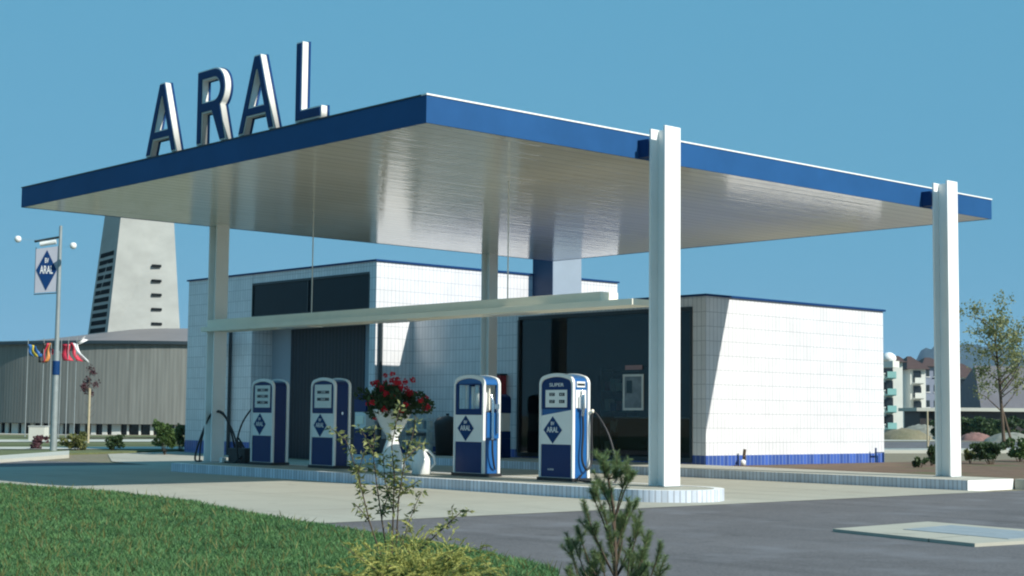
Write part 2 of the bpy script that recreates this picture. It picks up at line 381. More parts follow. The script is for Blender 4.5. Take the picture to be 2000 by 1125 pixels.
k = rng.random(n) < .03; q = np.where(k)[0]; m_ = len(q)
h = rng.uniform(.05, .11, m_); an = rng.uniform(0, PI, m_); le = rng.normal(0, .045, (m_, 2)); wq = wd[q] * 1.1
V = np.stack([np.stack([gx[q] - wq * np.cos(an), gy[q] - wq * np.sin(an), z0[q]], 1), np.stack([gx[q] + wq * np.cos(an), gy[q] + wq * np.sin(an), z0[q]], 1), np.stack([gx[q] + le[:, 0], gy[q] + le[:, 1], z0[q] + h], 1)], 1)
tag(soup('dry_grass', V, np.arange(3 * m_).reshape(-1, 3), 'leaf_olive'), 'scattered longer dry blades standing up in the lawn', 'grass', kind='stuff')

# ------------------------------------------------------------------ islands and kerbs
def arc(cx, cy, r, a0, a1, n): return [(cx + r * math.cos(a0 + (a1 - a0) * i / n), cy + r * math.sin(a0 + (a1 - a0) * i / n)) for i in range(n + 1)]
GI = .16
isl = empty('pump_island', (-5, 3.9, 0), 'long raised island with white tiled kerb and rounded end, carrying the four pumps', 'kerb island')
pl = [(-11.6, 3.05)] + arc(.64, 3.90, .85, -PI / 2, PI / 2, 28) + [(-11.6, 4.75)]
inn = [(-11.42, 3.19)] + arc(.64, 3.90, .71, -PI / 2, PI / 2, 28) + [(-11.42, 4.61)]
b = MB(); b.ring([(x + 5, y - 3.9) for x, y in pl], [(x + 5, y - 3.9) for x, y in inn], -.05, GI, axis='z')
# metre UVs for the kerb wall
b2 = MB(); Q = [(x + 5, y - 3.9) for x, y in pl]; a = 0
for i in range(len(Q)):
    j = (i + 1) % len(Q); d = math.dist(Q[i], Q[j])
    b2.quad([(*Q[i], -.05), (*Q[j], -.05), (*Q[j], GI), (*Q[i], GI)], 0, [(a, 0.02), (a + d, .02), (a + d, .2), (a, .2)]); a += d
kerb = MB(); Qi = [(x + 5, y - 3.9) for x, y in inn]
for i in range(len(Q)):
    j = (i + 1) % len(Q); kerb.quad([(*Q[i], GI), (*Q[j], GI), (*Qi[j], GI), (*Qi[i], GI)])
kerb.v = kerb.v; b2.build('kerb_face', 'kerb_tile', isl); kerb.build('kerb_top', 'white_paint', isl)
top = MB(); top.prism(Qi, -.05, GI - .004); top.build('island_surface', 'concrete', isl)

fp = empty('raised_footpath', (-7, 11, 0), 'raised footpath with grey tiled kerb in front of the shop window', 'footpath')
P2 = [(-16.14, 10.42), (1.48, 10.42), (1.48, 11.86), (14, 12.1), (14, 12.3), (1.3, 12.02), (-6.0, 12.6), (-16.14, 12.6)]
Q = [(x + 7, y - 11) for x, y in P2]; b = MB(); a = 0
for i, j in ((0, 1),):
    d = math.dist(Q[i], Q[j]); b.quad([(*Q[i], -.05), (*Q[j], -.05), (*Q[j], GI), (*Q[i], GI)], 0, [(0, .02), (d, .02), (d, .2), (0, .2)])
b.build('kerb_face', 'kerb_tile', fp)
b = MB(); b.quad([(*Q[1], -.05), (*Q[2], -.05), (*Q[2], GI), (*Q[1], GI)]); b.build('kerb_end', 'white_paint', fp)
b = MB(); b.prism([(Q[0][0], Q[0][1] + .003), (Q[1][0] - .003, Q[1][1] + .003), (Q[2][0] - .003, Q[2][1]), (1.3 + 7, 1.02 + .02), (-6.0 + 7, 1.6), (Q[7][0], 1.6)], -.05, GI - .002); b.build('path_surface', 'pavement', fp)
b = MB()
for i in range(7):
    x = 1.50 + i * 1.0; b.box((x + 7, .86 + .02 * i, -.05), (x + 7 + .985, 1.01 + .02 * i, GI - .004 * (i % 2)))
b.build('kerb_stone', 'pavement', fp, .008)
# planting bed and verge on the right
sheet('flower_bed', [(-6.1, 12.61), (1.3, 12.03), (8.6, 12.22), (30, 13), (30, 44), (-6.1, 30)], 'soil', .13, thick=.2)
sheet('rough_ground', [(-6.08, 12.7), (-6.2, 70), (-60, 70), (-60, 21), (-15, 21), (-6.12, 20)], 'earth', .03, thick=.08)
# left kerb strip, verges and paths towards the round hall
def strip(name, pa, pb, wdt, mat, dz, thick=0, **kw):
    pa = Vector(pa[:2]); pb = Vector(pb[:2]); d = (pb - pa).normalized(); nn = Vector((-d.y, d.x)) * wdt
    return sheet(name, [tuple(pa), tuple(pb), tuple(pb + nn), tuple(pa + nn)], mat, dz, thick=thick, **kw)
def gpt(u, v):           # photo pixel on level ground
    d = np.array([(u - 1000) / FPX, -(v - 562.5) / FPX, 1.]) @ CR; return CAM + d * (-CAM[2] / d[2])
sheet('verge', [(-23.2, 3.5), (-60, -9), (-90, 0), (-60, 40), (-27, 18), (-26.4, 11.4), (-24.9, 8.3)], 'verge', .03, thick=.08)
def band(name, u0, v0, u1, v1, w0, mat, dz, thick=0):
    a0, a1 = gpt(u0, v0), gpt(u1, v1); b0, b1 = gpt(u0, v0 + w0), gpt(u1, v1 + w0)
    return sheet(name, [(a0[0], a0[1]), (a1[0], a1[1]), (b1[0], b1[1]), (b0[0], b0[1])], mat, dz, thick=thick)
band('pavement_edge', -60, 894, 135, 883, 6, 'pale_path', .07, .1)
band('pale_path', -80, 872, 420, 872, 6, 'pale_path', .05)
band('grass_strip', -80, 862, 420, 862, 5, 'verge', .042)
band('far_path', -80, 853, 420, 853, 6, 'pale_path', .05)
band('road_kerb', 1700, 878, 2100, 881, 6, 'pale_path', .14, .2)
band('road', 1680, 862, 2150, 865, 16, 'asphalt', .045)
band('far_kerb', 1680, 855, 2150, 858, 5, 'pale_path', .05)
# concrete shaft cover in the asphalt
sc = empty('shaft_cover', (6.8, 1.5, 0), 'low concrete slab with grey metal plates set in the asphalt', 'shaft cover')
b = MB(); b.prism([(-.95, -.74), (.98, -1.20), (1.25, .75), (-1.02, 1.12)], -.03, .025); b.build('slab', 'concrete', sc, .002)
b = MB(); b.prism([(-.45, -.22), (.30, -.36), (.36, .62), (-.50, .76)], .0255, .030); b.build('plate', 'steel_dull', sc)
b = MB(); b.prism([(.305, -.36), (.90, -.47), (.98, .50), (.365, .62)], .0255, .0293); b.build('plate', 'steel_dull', sc)

# ------------------------------------------------------------------ canopy
A_, B_, H_, T_ = 12.08, 13.78, 4.963, .362
cn = empty('canopy', (-6, 6.9, H_), 'big flat filling station canopy roof with blue edge and glossy white soffit', 'canopy')
def rel(b, o): 
    b.v = [(x - o[0], y - o[1], z - o[2]) for x, y, z in b.v]; return b
CO = (-6, 6.9, H_)
b = MB(); b.box((-A_ + .03, .03, H_), (-.03, B_ - .03, H_ + T_ - .03)); rel(b, CO).build('soffit', 'soffit', cn)
b = MB()
b.box((-A_, 0, H_ - .004), (-.0, .028, H_ + T_)); b.box((-A_, B_ - .028, H_ - .004), (0, B_, H_ + T_)); b.box((-.028, .0285, H_ - .004), (0, B_ - .0285, H_ + T_)); b.box((-A_, .0285, H_ - .004), (-A_ + .028, B_ - .0285, H_ + T_))
rel(b, CO).build('fascia', 'blue_fascia', cn)
b = MB(); b.box((-.10, -.010, H_ + T_ + .001), (.012, B_ + .010, H_ + T_ + .022)); rel(b, CO).build('coping', 'white_paint', cn)
b = MB(); b.box((-A_ + .03, .03, H_ + T_ - .029), (-.11, B_ - .03, H_ + T_ - .01)); b.box((-A_ - .01, -.012, H_ + T_ + .001), (-.11, .05, H_ + T_ + .02), 0); rel(b, CO).build('roof_edge', 'dark_frame', cn)
# columns: rolled H sections standing just outside the edge
def column(x, y, z0, z1, wy, dx, label):
    o = empty('steel_column', (x, y, z0), label, 'column', 'white steel columns of the canopy'); h = z1 - z0; t = .035
    b = MB(); b.box((dx - t, 0, 0), (dx, wy, h)); b.box((0, 0, 0), (t, wy, h - .02)); b.box((t + .0005, wy / 2 - .014, 0), (dx - t - .0005, wy / 2 + .014, h - .03))
    b.build('shaft', 'white_paint', o, .004)
    b = MB(); b.box((-.03, -.03, 0), (dx + .03, wy + .03, .012)); b.build('base_plate', 'steel', o)
    return o
column(.20, 4.05, GI, 5.40, .34, .31, 'nearest tall white column at the right end of the pump island')
column(.20, 11.46, GI, 5.40, .33, .31, 'white column at the far right corner, on the raised footpath beside the flower bed')
column(-12.03, 4.03, GI, 5.2, .30, .29, 'shaded white column at the far left end of the pump island, beside the hoses')
column(-12.03, 11.42, GI, 5.2, .27, .29, 'shaded white column rising behind the second pump from the right')
for y in (4.0, 11.39):
    b = MB(); b.box((.001, y + .03, H_ + .01), (.198, y + .18, H_ + .27)); o = b.build('column_bracket', 'sign_blue', cn); o.location = (-CO[0], -CO[1], -CO[2])
# light shelf hung between the two columns of the island
bm_ = empty('light_shelf', (-6, 4.2, 2.8), 'long cream shelf of lamps hung under the canopy above the pump island', 'lighting shelf')
o0 = (-6, 4.2, 2.8)
b = MB(); b.box((-12.0, 4.02, 2.89), (-.76, 4.40, 3.03)); rel(b, o0).build('lamp_trough', 'cream_paint', bm_, .006)
b = MB(); b.box((-12.1, 3.93, 2.79), (-.02, 4.42, 2.885)); rel(b, o0).build('beam', 'cream_paint', bm_, .006)
for x in (-8.9, -2.9, -5.9):
    b = MB(); b.box((x - .5, 3.99, 2.772), (x + .5, 4.34, 2.789)); rel(b, o0).build('lamp_panel', 'white_enamel', bm_, .003)
for x in (-8.57, -3.05):
    b = MB(); b.tube([(x, 4.2, 3.0), (x, 4.2, H_ - .001)], .011, 0, 8); rel(b, o0).build('hanger_rod', 'off_white', bm_)

# ------------------------------------------------------------------ roof letters
def glyph(splines, depth, offset=0.):
    c = bpy.data.curves.new('letter', 'CURVE'); c.dimensions = '2D'; c.fill_mode = 'BOTH'; c.extrude = depth / 2; c.offset = offset
    for sp in splines:
        s = c.splines.new('POLY'); s.points.add(len(sp) - 1); s.use_cyclic_u = True
        for p, (x, y) in zip(s.points, sp): p.co = (x, y, 0, 1)
    o = bpy.data.objects.new('letter', c); COL.objects.link(o); bpy.context.view_layer.update()
    dg = bpy.context.evaluated_depsgraph_get(); me = bpy.data.meshes.new_from_object(o.evaluated_get(dg)); bpy.data.objects.remove(o)
    me.transform(Matrix.Rotation(PI / 2, 4, 'X')); return me
HL = 1.18
def gA(w, s=.16):
    ap = .085; k = (w / 2 - ap) / HL; X = lambda z: w / 2 - k * z      # outer edge at height z
    outer = [(-w / 2, 0), (-ap, HL), (ap, HL), (w / 2, 0), (w / 2 - s, 0), (X(.25) - s, .25), (-(X(.25) - s), .25), (-(w / 2 - s), 0)]
    h0 = X(.40) - s; y1 = .40 + h0 / k * .95
    return [outer, [(-h0, .40), (h0, .40), (.010, y1), (-.010, y1)]]
def gR(w=.86, s=.16):
    r = .335; cx = w - r - .03; cy = HL - r
    outer = [(0, 0), (0, HL)] + [(cx + r * math.sin(t), cy + r * math.cos(t)) for t in np.linspace(0, PI * .80, 14)] + [(w + .02, 0), (w - .165, 0), (w - .42, .49), (s, .49), (s, 0)]
    ri = r - s
    inner = [(s, cy - ri), (s, cy + ri)] + [(cx + ri * math.sin(t), cy + ri * math.cos(t)) for t in np.linspace(0, PI, 11)]
    return [outer, inner]
def gL(w=.66, s=.16): return [[(0, 0), (0, HL), (s, HL), (s, .17), (w, .17), (w, 0)]]
zr = H_ + T_ + .05
ROOF = 'letters of the roof sign'
def letter(sp, x, label):
    o = empty('roof_letter', (x, .02, zr), label, 'sign letter', ROOF)
    def sub(name, depth, off, y, mat):
        p = bpy.data.objects.new(name, glyph(sp, depth, off)); p.data.name = name; p.data.materials.append(M[mat]); COL.objects.link(p); p.parent = o; p.location = (0, y, 0); return p
    sub('channel', .10, .0, .075, 'letter_side'); sub('face', .012, -.022, .017, 'sign_blue'); sub('back_panel', .035, .012, .143, 'sign_blue')
    xs = [p[0] for p in sp[0]]
    for q in (min(xs) + .1, max(xs) - .12):
        b = MB(); b.box((q - .03, .04, -.07), (q + .03, .14, -.001)); b.build('foot', 'dark_frame', o)
    return o
letter(gA(1.0), -6.98, 'first letter A of the blue and white roof sign, leftmost')
letter(gR(), -5.86, 'letter R of the blue and white roof sign')
letter(gA(1.0), -4.14, 'second letter A of the roof sign, between the R and the L')
letter(gL(), -3.10, 'letter L of the blue and white roof sign, nearest the canopy corner')

# ------------------------------------------------------------------ emblem (blue rhombus with lettering)
TXT_A = text_mesh('ARAL', 1.0, .01, .012, .78); TXT_B = text_mesh('BV', 1.0, .01, .012, .8)
TXT_S = text_mesh('SUPER', 1.0, .01, .01, 1.); TXT_D = {s: text_mesh(s, 1.0, .01, .0, 1.) for s in ('0 6 4', '2 9 8', '5 7', '1 3 0', '6 1')}
def emblem(parent, x, z, y, wd, ht, face=-1, blue='sign_blue'):
    b = MB(); b.prism([(-wd / 2, 0), (0, -ht / 2), (wd / 2, 0), (0, ht / 2)], -.003 * 1, .003, axis='y')
    e = b.build('emblem', blue, parent); e.location = (x, y, z)
    s = wd * .33
    for me, k, dz in ((TXT_A, s, 0), (TXT_B, s * .62, ht * .235)):
        m = me.copy(); m.transform(Matrix.Diagonal((k, 1, k * (ht / wd) * .85, 1))); o = put_mesh('lettering', m, 'white_enamel', e, (0, -.0035 if face < 0 else .0035, dz), None if face < 0 else (0, 0, PI))
        for v in o.data.vertices: v.co.y *= .25
    return e
# ------------------------------------------------------------------ petrol pumps
PW, PD, PH = .76, .38, 1.66
def prof(w, z0, z1, r, crown=.035, n=6):
    p = [(-w / 2, z0), (w / 2, z0), (w / 2, z1 - r - crown)]
    p += [(w / 2 - r + r * math.sin(t), z1 - crown - r + r * math.cos(t)) for t in np.linspace(PI / 2 - .25, .2, n)]
    x1_, zz1 = p[-1]
    p += [(x1_ * t, zz1 + (z1 - zz1) * (1 - t * t)) for t in (.75, .5, .25)] + [(0, z1)]
    q = [(-x, z) for x, z in p[2:-1]][::-1]
    return p + q
def hose(parent, pts, r=.017, name='hose', mat='black'):
    P = [Vector(p) for p in pts]; out = []
    for i in range(len(P) - 1):        # Catmull-Rom
        p0, p1, p2, p3 = P[max(i - 1, 0)], P[i], P[i + 1], P[min(i + 2, len(P) - 1)]
        for t in np.linspace(0, 1, 9)[:-1]:
            out.append(.5 * ((2 * p1) + (p2 - p0) * t + (2 * p0 - 5 * p1 + 4 * p2 - p3) * t * t + (3 * p1 - p0 - 3 * p2 + p3) * t ** 3))
    out.append(P[-1]); b = MB(); b.tube(out, r, 0, 8); return b.build(name, mat, parent)
def pump(x, label, kind, y=4.10, rz=0., z=GI, group='petrol pumps on the front island'):
    o = empty('petrol_pump', (x, y, z), label, 'petrol pump', group, rz)
    body = prof(PW - .05, .05, PH - .03, .10); sidem = 'blue_lit_tone' if kind in ('glass', 'super') else 'blue_enamel'  # right-hand pumps take the sunlit blue, left ones the shaded navy
    if kind == 'glass':
        b = MB(); b.prism(prof(PW - .05, .05, 1.04, .001, 0), .03, PD - .03, axis='y'); b.prism([(q[0], q[1]) for q in prof(PW - .05, PH - .16, PH - .03, .10)], .03, PD - .03, axis='y')
        for sx in (-1, 1): b.box((sx * (PW / 2 - .025), .03, 1.041), (sx * (PW / 2 - .06), .07, PH - .161)); b.box((sx * (PW / 2 - .025), PD - .07, 1.041), (sx * (PW / 2 - .06), PD - .03, PH - .161))
        b.build('cabinet', sidem, o)
        b = MB(); b.lathe([(.0, 1.041), (.11, 1.041), (.11, 1.36), (.05, 1.40), (.05, 1.46), (0, 1.46)], (.12, PD / 2, 0), 16); b.tube([(-.1, PD / 2, 1.041), (-.1, PD / 2, 1.47)], .03); b.tube([(-.23, .15, 1.041), (-.23, .15, 1.49)], .018); b.build('measuring_cylinder', 'white_enamel', o); b = MB(); b.box((.0, .22, 1.06), (.27, .24, 1.48)); b.build('meter_board', 'cream_paint', o)
        b = MB(); b.box((-.29, .012, 1.05), (.29, .018, PH - .20)); b.build('glass_pane', 'clear_glass', o); b = MB(); b.box((-.29, PD - .018, 1.05), (.29, PD - .012, PH - .2)); b.build('glass_pane', 'clear_glass', o)
    else:
        b = MB(); b.prism(body, .03, PD - .03, axis='y'); b.build('cabinet', sidem, o)
    op = prof(PW, 0.0, PH, .13); ip = prof(PW - .085, .055, PH - .06, .10)
    for y0, y1 in ((0, .055), (PD - .055, PD)):
        b = MB(); b.ring(op, ip, y0, y1, axis='y'); b.build('white_frame', 'white_enamel', o, .012)
    # front door, panels
    for sgn in (1, -1):
        def Y(a, b_): return (a, b_) if sgn > 0 else (PD - b_, PD - a)
        b = MB(); y0, y1 = Y(.018, .03); b.box((-.335, y0, .056), (.335, y1, .555)); b.build('lower_panel', 'blue_enamel', o, .004)
        zt = (1.0, 1.09) if kind == 'super' else (1.0, 1.0)
        b = MB(); y0, y1 = Y(.010, .028); b.prism([(-.335, .56), (.335, .56), (.335, zt[1]), (-.335, zt[0])], y0, y1, axis='y'); b.build('white_panel', 'white_enamel', o, .004)
        if kind != 'glass':
            b = MB(); y0, y1 = Y(.016, .029); b.prism([(p[0] * .98, p[1]) for p in prof(.675, zt[1] + .012, PH - .066, .10)], y0, y1, axis='y'); b.build('upper_panel', 'blue_enamel', o)
        else:
            b = MB(); y0, y1 = Y(.010, .026); b.ring([(-.335, 1.005), (.335, 1.005), (.335, PH - .15), (-.335, PH - .15)], [(-.26, 1.10), (.26, 1.10), (.26, PH - .165), (-.26, PH - .165)], y0, y1, axis='y'); b.build('window_frame', 'blue_enamel', o)
        yf = .0045 if sgn > 0 else PD - .0045
        emblem(o, -.07, .78, .0065 if sgn > 0 else PD - .0065, .41, .42, -sgn)
        if kind in ('display', 'display2'):
            b = MB(); y0, y1 = Y(.007, .0155); b.box((-.265, y0, 1.10), (.265, y1, 1.53)); d = b.build('display', 'off_white', o, .003)
            rows = ((1.44, '0 6 4'), (1.32, '2 9 8'), (1.20, '1 3 0')) if kind == 'display' else ((1.39, '2 9 8'), (1.26, '0 6 4'))
            for zz, tx in rows:
                b = MB(); ya, yb = Y(.0045, .007); b.box((-.18, ya, zz - .028), (.20, yb, zz + .028)); dw = b.build('digit_window', 'window_dark', d)
                m = TXT_D[tx].copy(); m.transform(Matrix.Diagonal((.06, .15, .06, 1))); put_mesh('digits', m, 'white_enamel', d, (0.01, .0035 if sgn > 0 else PD - .0035, zz), None if sgn > 0 else (0, 0, PI))
        if kind == 'super':
            m = TXT_S.copy(); m.transform(Matrix.Diagonal((.115, .2, .075, 1))); put_mesh('lettering', m, 'white_enamel', o, (.0, .0135 if sgn > 0 else PD - .0135, 1.475), None if sgn > 0 else (0, 0, PI))
            b = MB(); y0, y1 = Y(.007, .0155); b.box((-.24, y0, 1.13), (.24, y1, 1.40)); d = b.build('display', 'white_enamel', o, .003)
            for zz in (1.33, 1.22):
                for xx, tx in ((-.09, '5 7'), (.13, '6 1')):
                    b = MB(); ya, yb = Y(.0045, .007); b.box((xx - .06, ya, zz - .025), (xx + .06, yb, zz + .025)); b.build('digit_window', 'window_dark', d)
                    m = TXT_D[tx].copy(); m.transform(Matrix.Diagonal((.05, .15, .05, 1))); put_mesh('digits', m, 'white_enamel', d, (xx, .0035 if sgn > 0 else PD - .0035, zz), None if sgn > 0 else (0, 0, PI))
            m = TXT_S.copy(); m.transform(Matrix.Diagonal((.05, .2, .035, 1))); put_mesh('lettering', m, 'white_enamel', o, (-.12, .0165 if sgn > 0 else PD - .0165, .17), None if sgn > 0 else (0, 0, PI))
    b = MB(); b.box((-PW / 2 - .015, -.02, -.0), (PW / 2 + .015, PD + .02, .05)); b.build('plinth', 'black', o)
    xr = PW / 2 - .025
    if kind == 'super':
        b = MB(); b.box((xr, .08, 1.12), (xr + .012, .30, 1.40)); b.box((xr, .10, 1.44), (xr + .010, .28, 1.53)); b.build('side_label', 'white_enamel', o, .003)
        b = MB(); b.box((xr + .011, .11, 1.465), (xr + .0125, .27, 1.50)); b.build('label_print', 'window_dark', o)
        nz = MB(); nz.tube([(xr + .05, .19, 1.33), (xr + .06, .19, 1.12), (xr + .045, .19, 1.0)], .028, 0, 10); nz.tube([(xr + .05, .19, 1.33), (xr + .03, .19, 1.39)], .016); nz.box((xr + .02, .13, 1.1), (xr + .06, .16, 1.3)); nz.build('nozzle', 'chrome', o)
        hose(o, [(xr + .05, .19, 1.02), (xr + .05, .20, .75), (xr + .06, .17, .35), (xr + .08, .26, .18), (xr + .08, .36, .35), (xr + .07, .36, .9), (xr + .10, .40, 1.06), (xr + .34, .46, .72), (xr + .50, .47, .25), (xr + .62, .30, .0), (xr + .42, .05, -.02 + .03), (xr + .16, .02, .03), (xr + .02, .2, .1)])
        b = MB(); b.tube([(xr, .36, 1.04), (xr + .09, .38, 1.08)], .03, 0, 10); b.build('hose_swivel', 'cream_paint', o)
    if kind == 'glass':
        b = MB(); b.prism([(.06, .62), (.32, .62), (.32, 1.04), (.06, 1.04)], xr, xr + .05, axis='x'); b.build('nozzle_holster', 'blue_lit_tone', o, .01)
        b = MB(); b.tube([(xr + .085, .15, .60), (xr + .085, .15, 1.22), (xr + .04, .15, 1.33)], .022, 0, 10); b.tube([(xr + .08, .26, .70), (xr + .08, .26, 1.12)], .018, 0, 8); b.box((xr + .05, .2, 1.10), (xr + .08, .3, 1.18)); b.build('nozzle', 'chrome', o)
        hose(o, [(xr + .085, .15, .6), (xr + .09, .15, .4), (xr + .07, .2, .2), (xr + .03, .26, .12)], .016)
    if kind == 'display':
        hose(o, [(-xr, .2, 1.15), (-xr - .16, .15, 1.12), (-xr - .40, .05, .80), (-xr - .5, 0, .4), (-xr - .42, 0.02, .02), (-xr - .1, .1, .015)])
    if kind == 'display2':
        b = MB(); b.box((xr, .16, .98), (xr + .03, .20, 1.03)); b.build('lock', 'chrome', o)
    return o
pump(-10.04, 'blue and white petrol pump with three rows of digits, leftmost, next to the hoses', 'display')
pump(-8.02, 'blue and white petrol pump with plain navy side, just left of the red flowers', 'display2')
pump(-3.88, 'blue and white petrol pump with a clear glass window and measuring cylinder', 'glass')
pump(-1.80, 'blue and white petrol pump with slanted white panel and hose, nearest the tall column', 'super')

# ------------------------------------------------------------------ things on the island
def blob_leaves(centers, radii, n, size, flat_=.0, aspect=1.6, seed=1, shell=.55):
    r = np.random.default_rng(seed); C = np.asarray(centers, float); R = np.asarray(radii, float)
    if R.ndim == 1: R = np.repeat(R[:, None], 3, 1)
    wgt = (R.prod(1)) ** .7; idx = r.choice(len(C), n, p=wgt / wgt.sum())
    d = r.normal(size=(n, 3)); d /= np.linalg.norm(d, axis=1)[:, None]; rad = (shell + (1 - shell) * r.random(n)) * (1 - .25 * r.random(n))
    P = C[idx] + d * R[idx] * rad[:, None]
    a = r.normal(size=(n, 3)); a[:, 2] *= (1 - flat_); a /= np.linalg.norm(a, axis=1)[:, None]
    b = np.cross(a, r.normal(size=(n, 3))); b /= np.linalg.norm(b, axis=1)[:, None]
    s = size * r.uniform(.6, 1.3, n)[:, None]
    V = np.stack([P - a * s * aspect / 2, P + b * s * .5, P + a * s * aspect / 2, P - b * s * .5], 1)
    return V.reshape(-1, 3), np.arange(4 * n).reshape(-1, 4)
def foliage(name, centers, radii, n, size, mat, parent, seed=1, **kw):
    V, F = blob_leaves(centers, radii, n, size, seed=seed, **kw); return soup(name, V, F, mat, parent)
ur = empty('flower_urn', (-5.84, 4.05, GI), 'white hourglass shaped flower urn overflowing with red geraniums', 'flower urn')
b = MB(); b.lathe([(.0, 0), (.27, 0), (.26, .03), (.19, .28), (.10, .55), (.105, .62), (.22, .80), (.33, 1.04), (.35, 1.08), (.32, 1.08), (.30, 1.02), (0, 1.0)], n=32); b.build('urn', 'white_enamel', ur)
pc = [(rng.uniform(-.50, .50), rng.uniform(-.4, .4), 1.12 + rng.uniform(-.06, .34)) for _ in range(34)]
pc = [(x, y, z - .25 * (x * x + y * y)) for x, y, z in pc]
foliage('geranium_leaves', pc, [.15] * len(pc), 2200, .055, 'leaf_dark', ur, 3)
fc = []
while len(fc) < 62:
    t = rng.uniform(0, 2 * PI); rr = rng.uniform(.15, .72); z = 1.58 - .85 * rr * rr + rng.uniform(-.16, .16)
    fc.append((rr * math.cos(t), rr * math.sin(t) * .8, z - (.1 if rr > .5 else 0)))
foliage('geranium_flowers', fc, [.055] * len(fc), 2300, .034, 'petal', ur, 4, aspect=1.1)
b = MB()
for c in fc[::2]: b.tube([(c[0] * .3, c[1] * .3, 1.05), (c[0] * .7, c[1] * .7, (1.05 + c[2]) / 2 + .05), c], .005, 0, 5)
b.build('flower_stems', 'leaf_green', ur)
# watering can
wc = empty('watering_can', (-4.74, 3.82, GI), 'white metal watering can with round handle, on the island beside the glass windowed pump', 'watering can', rz=.75)
b = MB(); b.lathe([(0, 0), (.165, 0), (.185, .02), (.185, .24), (.17, .30), (.06, .44), (.045, .47), (.0, .47)], n=24); b.build('body', 'white_enamel', wc)
b = MB(); b.tube([(-.14, 0, .10), (-.24, 0, .26), (-.33, 0, .37)], .045, 0, 12, .028); b.build('spout', 'white_enamel', wc)
b = MB(); b.tube([(.04, 0, .44), (.14, 0, .43), (.245, 0, .33), (.27, 0, .2), (.17, 0, .10)], .024, 0, 10); b.build('handle', 'white_enamel', wc)
wc.scale = (.86, .86, .92)
# small air and water service post with hoses by the left column
sv = empty('hose_stand', (-11.05, 4.3, GI), 'black hose stand with looped black hoses beside the far left column', 'hose stand')
b = MB(); b.box((-.3, -.12, 0), (.32, .14, .30)); b.tube([(-.1, 0, .3), (-.1, 0, .42)], .07, 0, 12); b.build('cabinet', 'black', sv, .02)
hose(sv, [(-.22, 0, .2), (-.28, -.05, .55), (-.5, -.1, .95), (-.78, -.15, 1.02), (-1.0, -.2, .8), (-1.25, -.25, .3), (-1.28, -.28, .03), (-1.0, -.3, .015)], .020)
hose(sv, [(-.15, 0, .3), (-.25, -.05, .62), (-.55, -.12, .97), (-.86, -.2, .95), (-1.05, -.28, .45), (-1.08, -.30, .02)], .018)
hose(sv, [(.1, 0, .3), (-.05, -.05, .5), (.05, -.12, .42), (.2, -.1, .2), (.1, -.2, .02), (-.2, -.25, .02)], .018)
b = MB(); b.box((-.45, -.22, 0), (-.35, -.12, .10)); b.build('white_cap', 'white_enamel', sv, .01)

# ------------------------------------------------------------------ buildings
X1, Y1, H1, XL, YB1 = -16.16, 11.45, 5.07, -25.46, 20.31
g1 = empty('wash_hall', ((X1 + XL) / 2, Y1, 0), 'taller white tiled hall with dark ribbed door and high window band', 'service building')
O1 = ((X1 + XL) / 2, Y1, 0)
def wall(b, p0, p1, z0, z1, u0=0.):
    d = math.dist(p0, p1); b.quad([(*p0, z0), (*p1, z0), (*p1, z1), (*p0, z1)], 0, [(u0, z0), (u0 + d, z0), (u0 + d, z1), (u0, z1)]); return b
PL = .33   # plinth height above floor 0
wx0, wx1, wz0, wz1 = -21.95, -16.46, 3.86, 4.78       # window band
ox0, ox1, oz = -21.93, -16.42, 3.55                    # door recess
b = MB()
def fr(x0, x1, z0, z1): wall(b, (x0, Y1), (x1, Y1), z0, z1, x0 - XL)
fr(XL, ox0, PL, H1); fr(ox1, X1, PL, H1); fr(ox0, ox1, oz, wz0); fr(wx0, wx1, wz1, H1)
fr(ox0, wx0, wz0, H1) if wx0 > ox0 else None
fr(wx1, ox1, wz0, H1)
wall(b, (X1, Y1), (X1, YB1), PL, H1, .0); wall(b, (XL, YB1), (XL, Y1), PL, H1); wall(b, (X1, YB1), (XL, YB1), PL, H1)
wall(b, (ox0, Y1), (ox0, Y1 + .7), -.2, oz); wall(b, (ox1, Y1 + .7), (ox1, Y1), -.2, oz)
b.quad([(ox0, Y1, oz), (ox1, Y1, oz), (ox1, Y1 + .7, oz), (ox0, Y1 + .7, oz)])
rel(b, O1).build('wall', 'white_tile', g1)
b = MB()
for x0, x1 in ((XL, ox0), (ox1, X1)): wall(b, (x0, Y1 - .003), (x1 + (.003 if x1 == X1 else 0), Y1 - .003), -.3, PL, 0)
wall(b, (X1 + .003, Y1 - .003), (X1 + .003, YB1), -.3, PL, .05); rel(b, O1).build('plinth', 'blue_tile', g1)
b = MB(); b.box((XL - .05, Y1 - .05, H1), (X1 + .05, YB1 + .05, H1 + .045)); rel(b, O1).build('roof_edge', 'sign_blue', g1)
b = MB(); b.box((wx0 + .0, Y1 + .02, wz0), (wx1, Y1 + .06, wz1)); w_ = rel(b, O1).build('window_band', 'dark_glass', g1)
b = MB(); b.box((wx0, Y1 - .02, wz0 - .04), (wx1, Y1 + .015, wz0 + .03)); b.box((wx0, Y1 - .02, wz1 - .03), (wx1, Y1 + .015, wz1 + .03))
for i in range(3):
    x = wx0 + (wx1 - wx0) * i / 2; b.box((x - .018, Y1 - .012, wz0 + .031), (x + .018, Y1 + .015, wz1 - .031))
rel(b, O1).build('window_frame', 'dark_frame', w_)
b = MB(); b.box((-20.95, Y1 + .66, -.1), (-17.5, Y1 + .72, 3.5)); dr = rel(b, O1).build('roller_door', 'dark_door', g1)
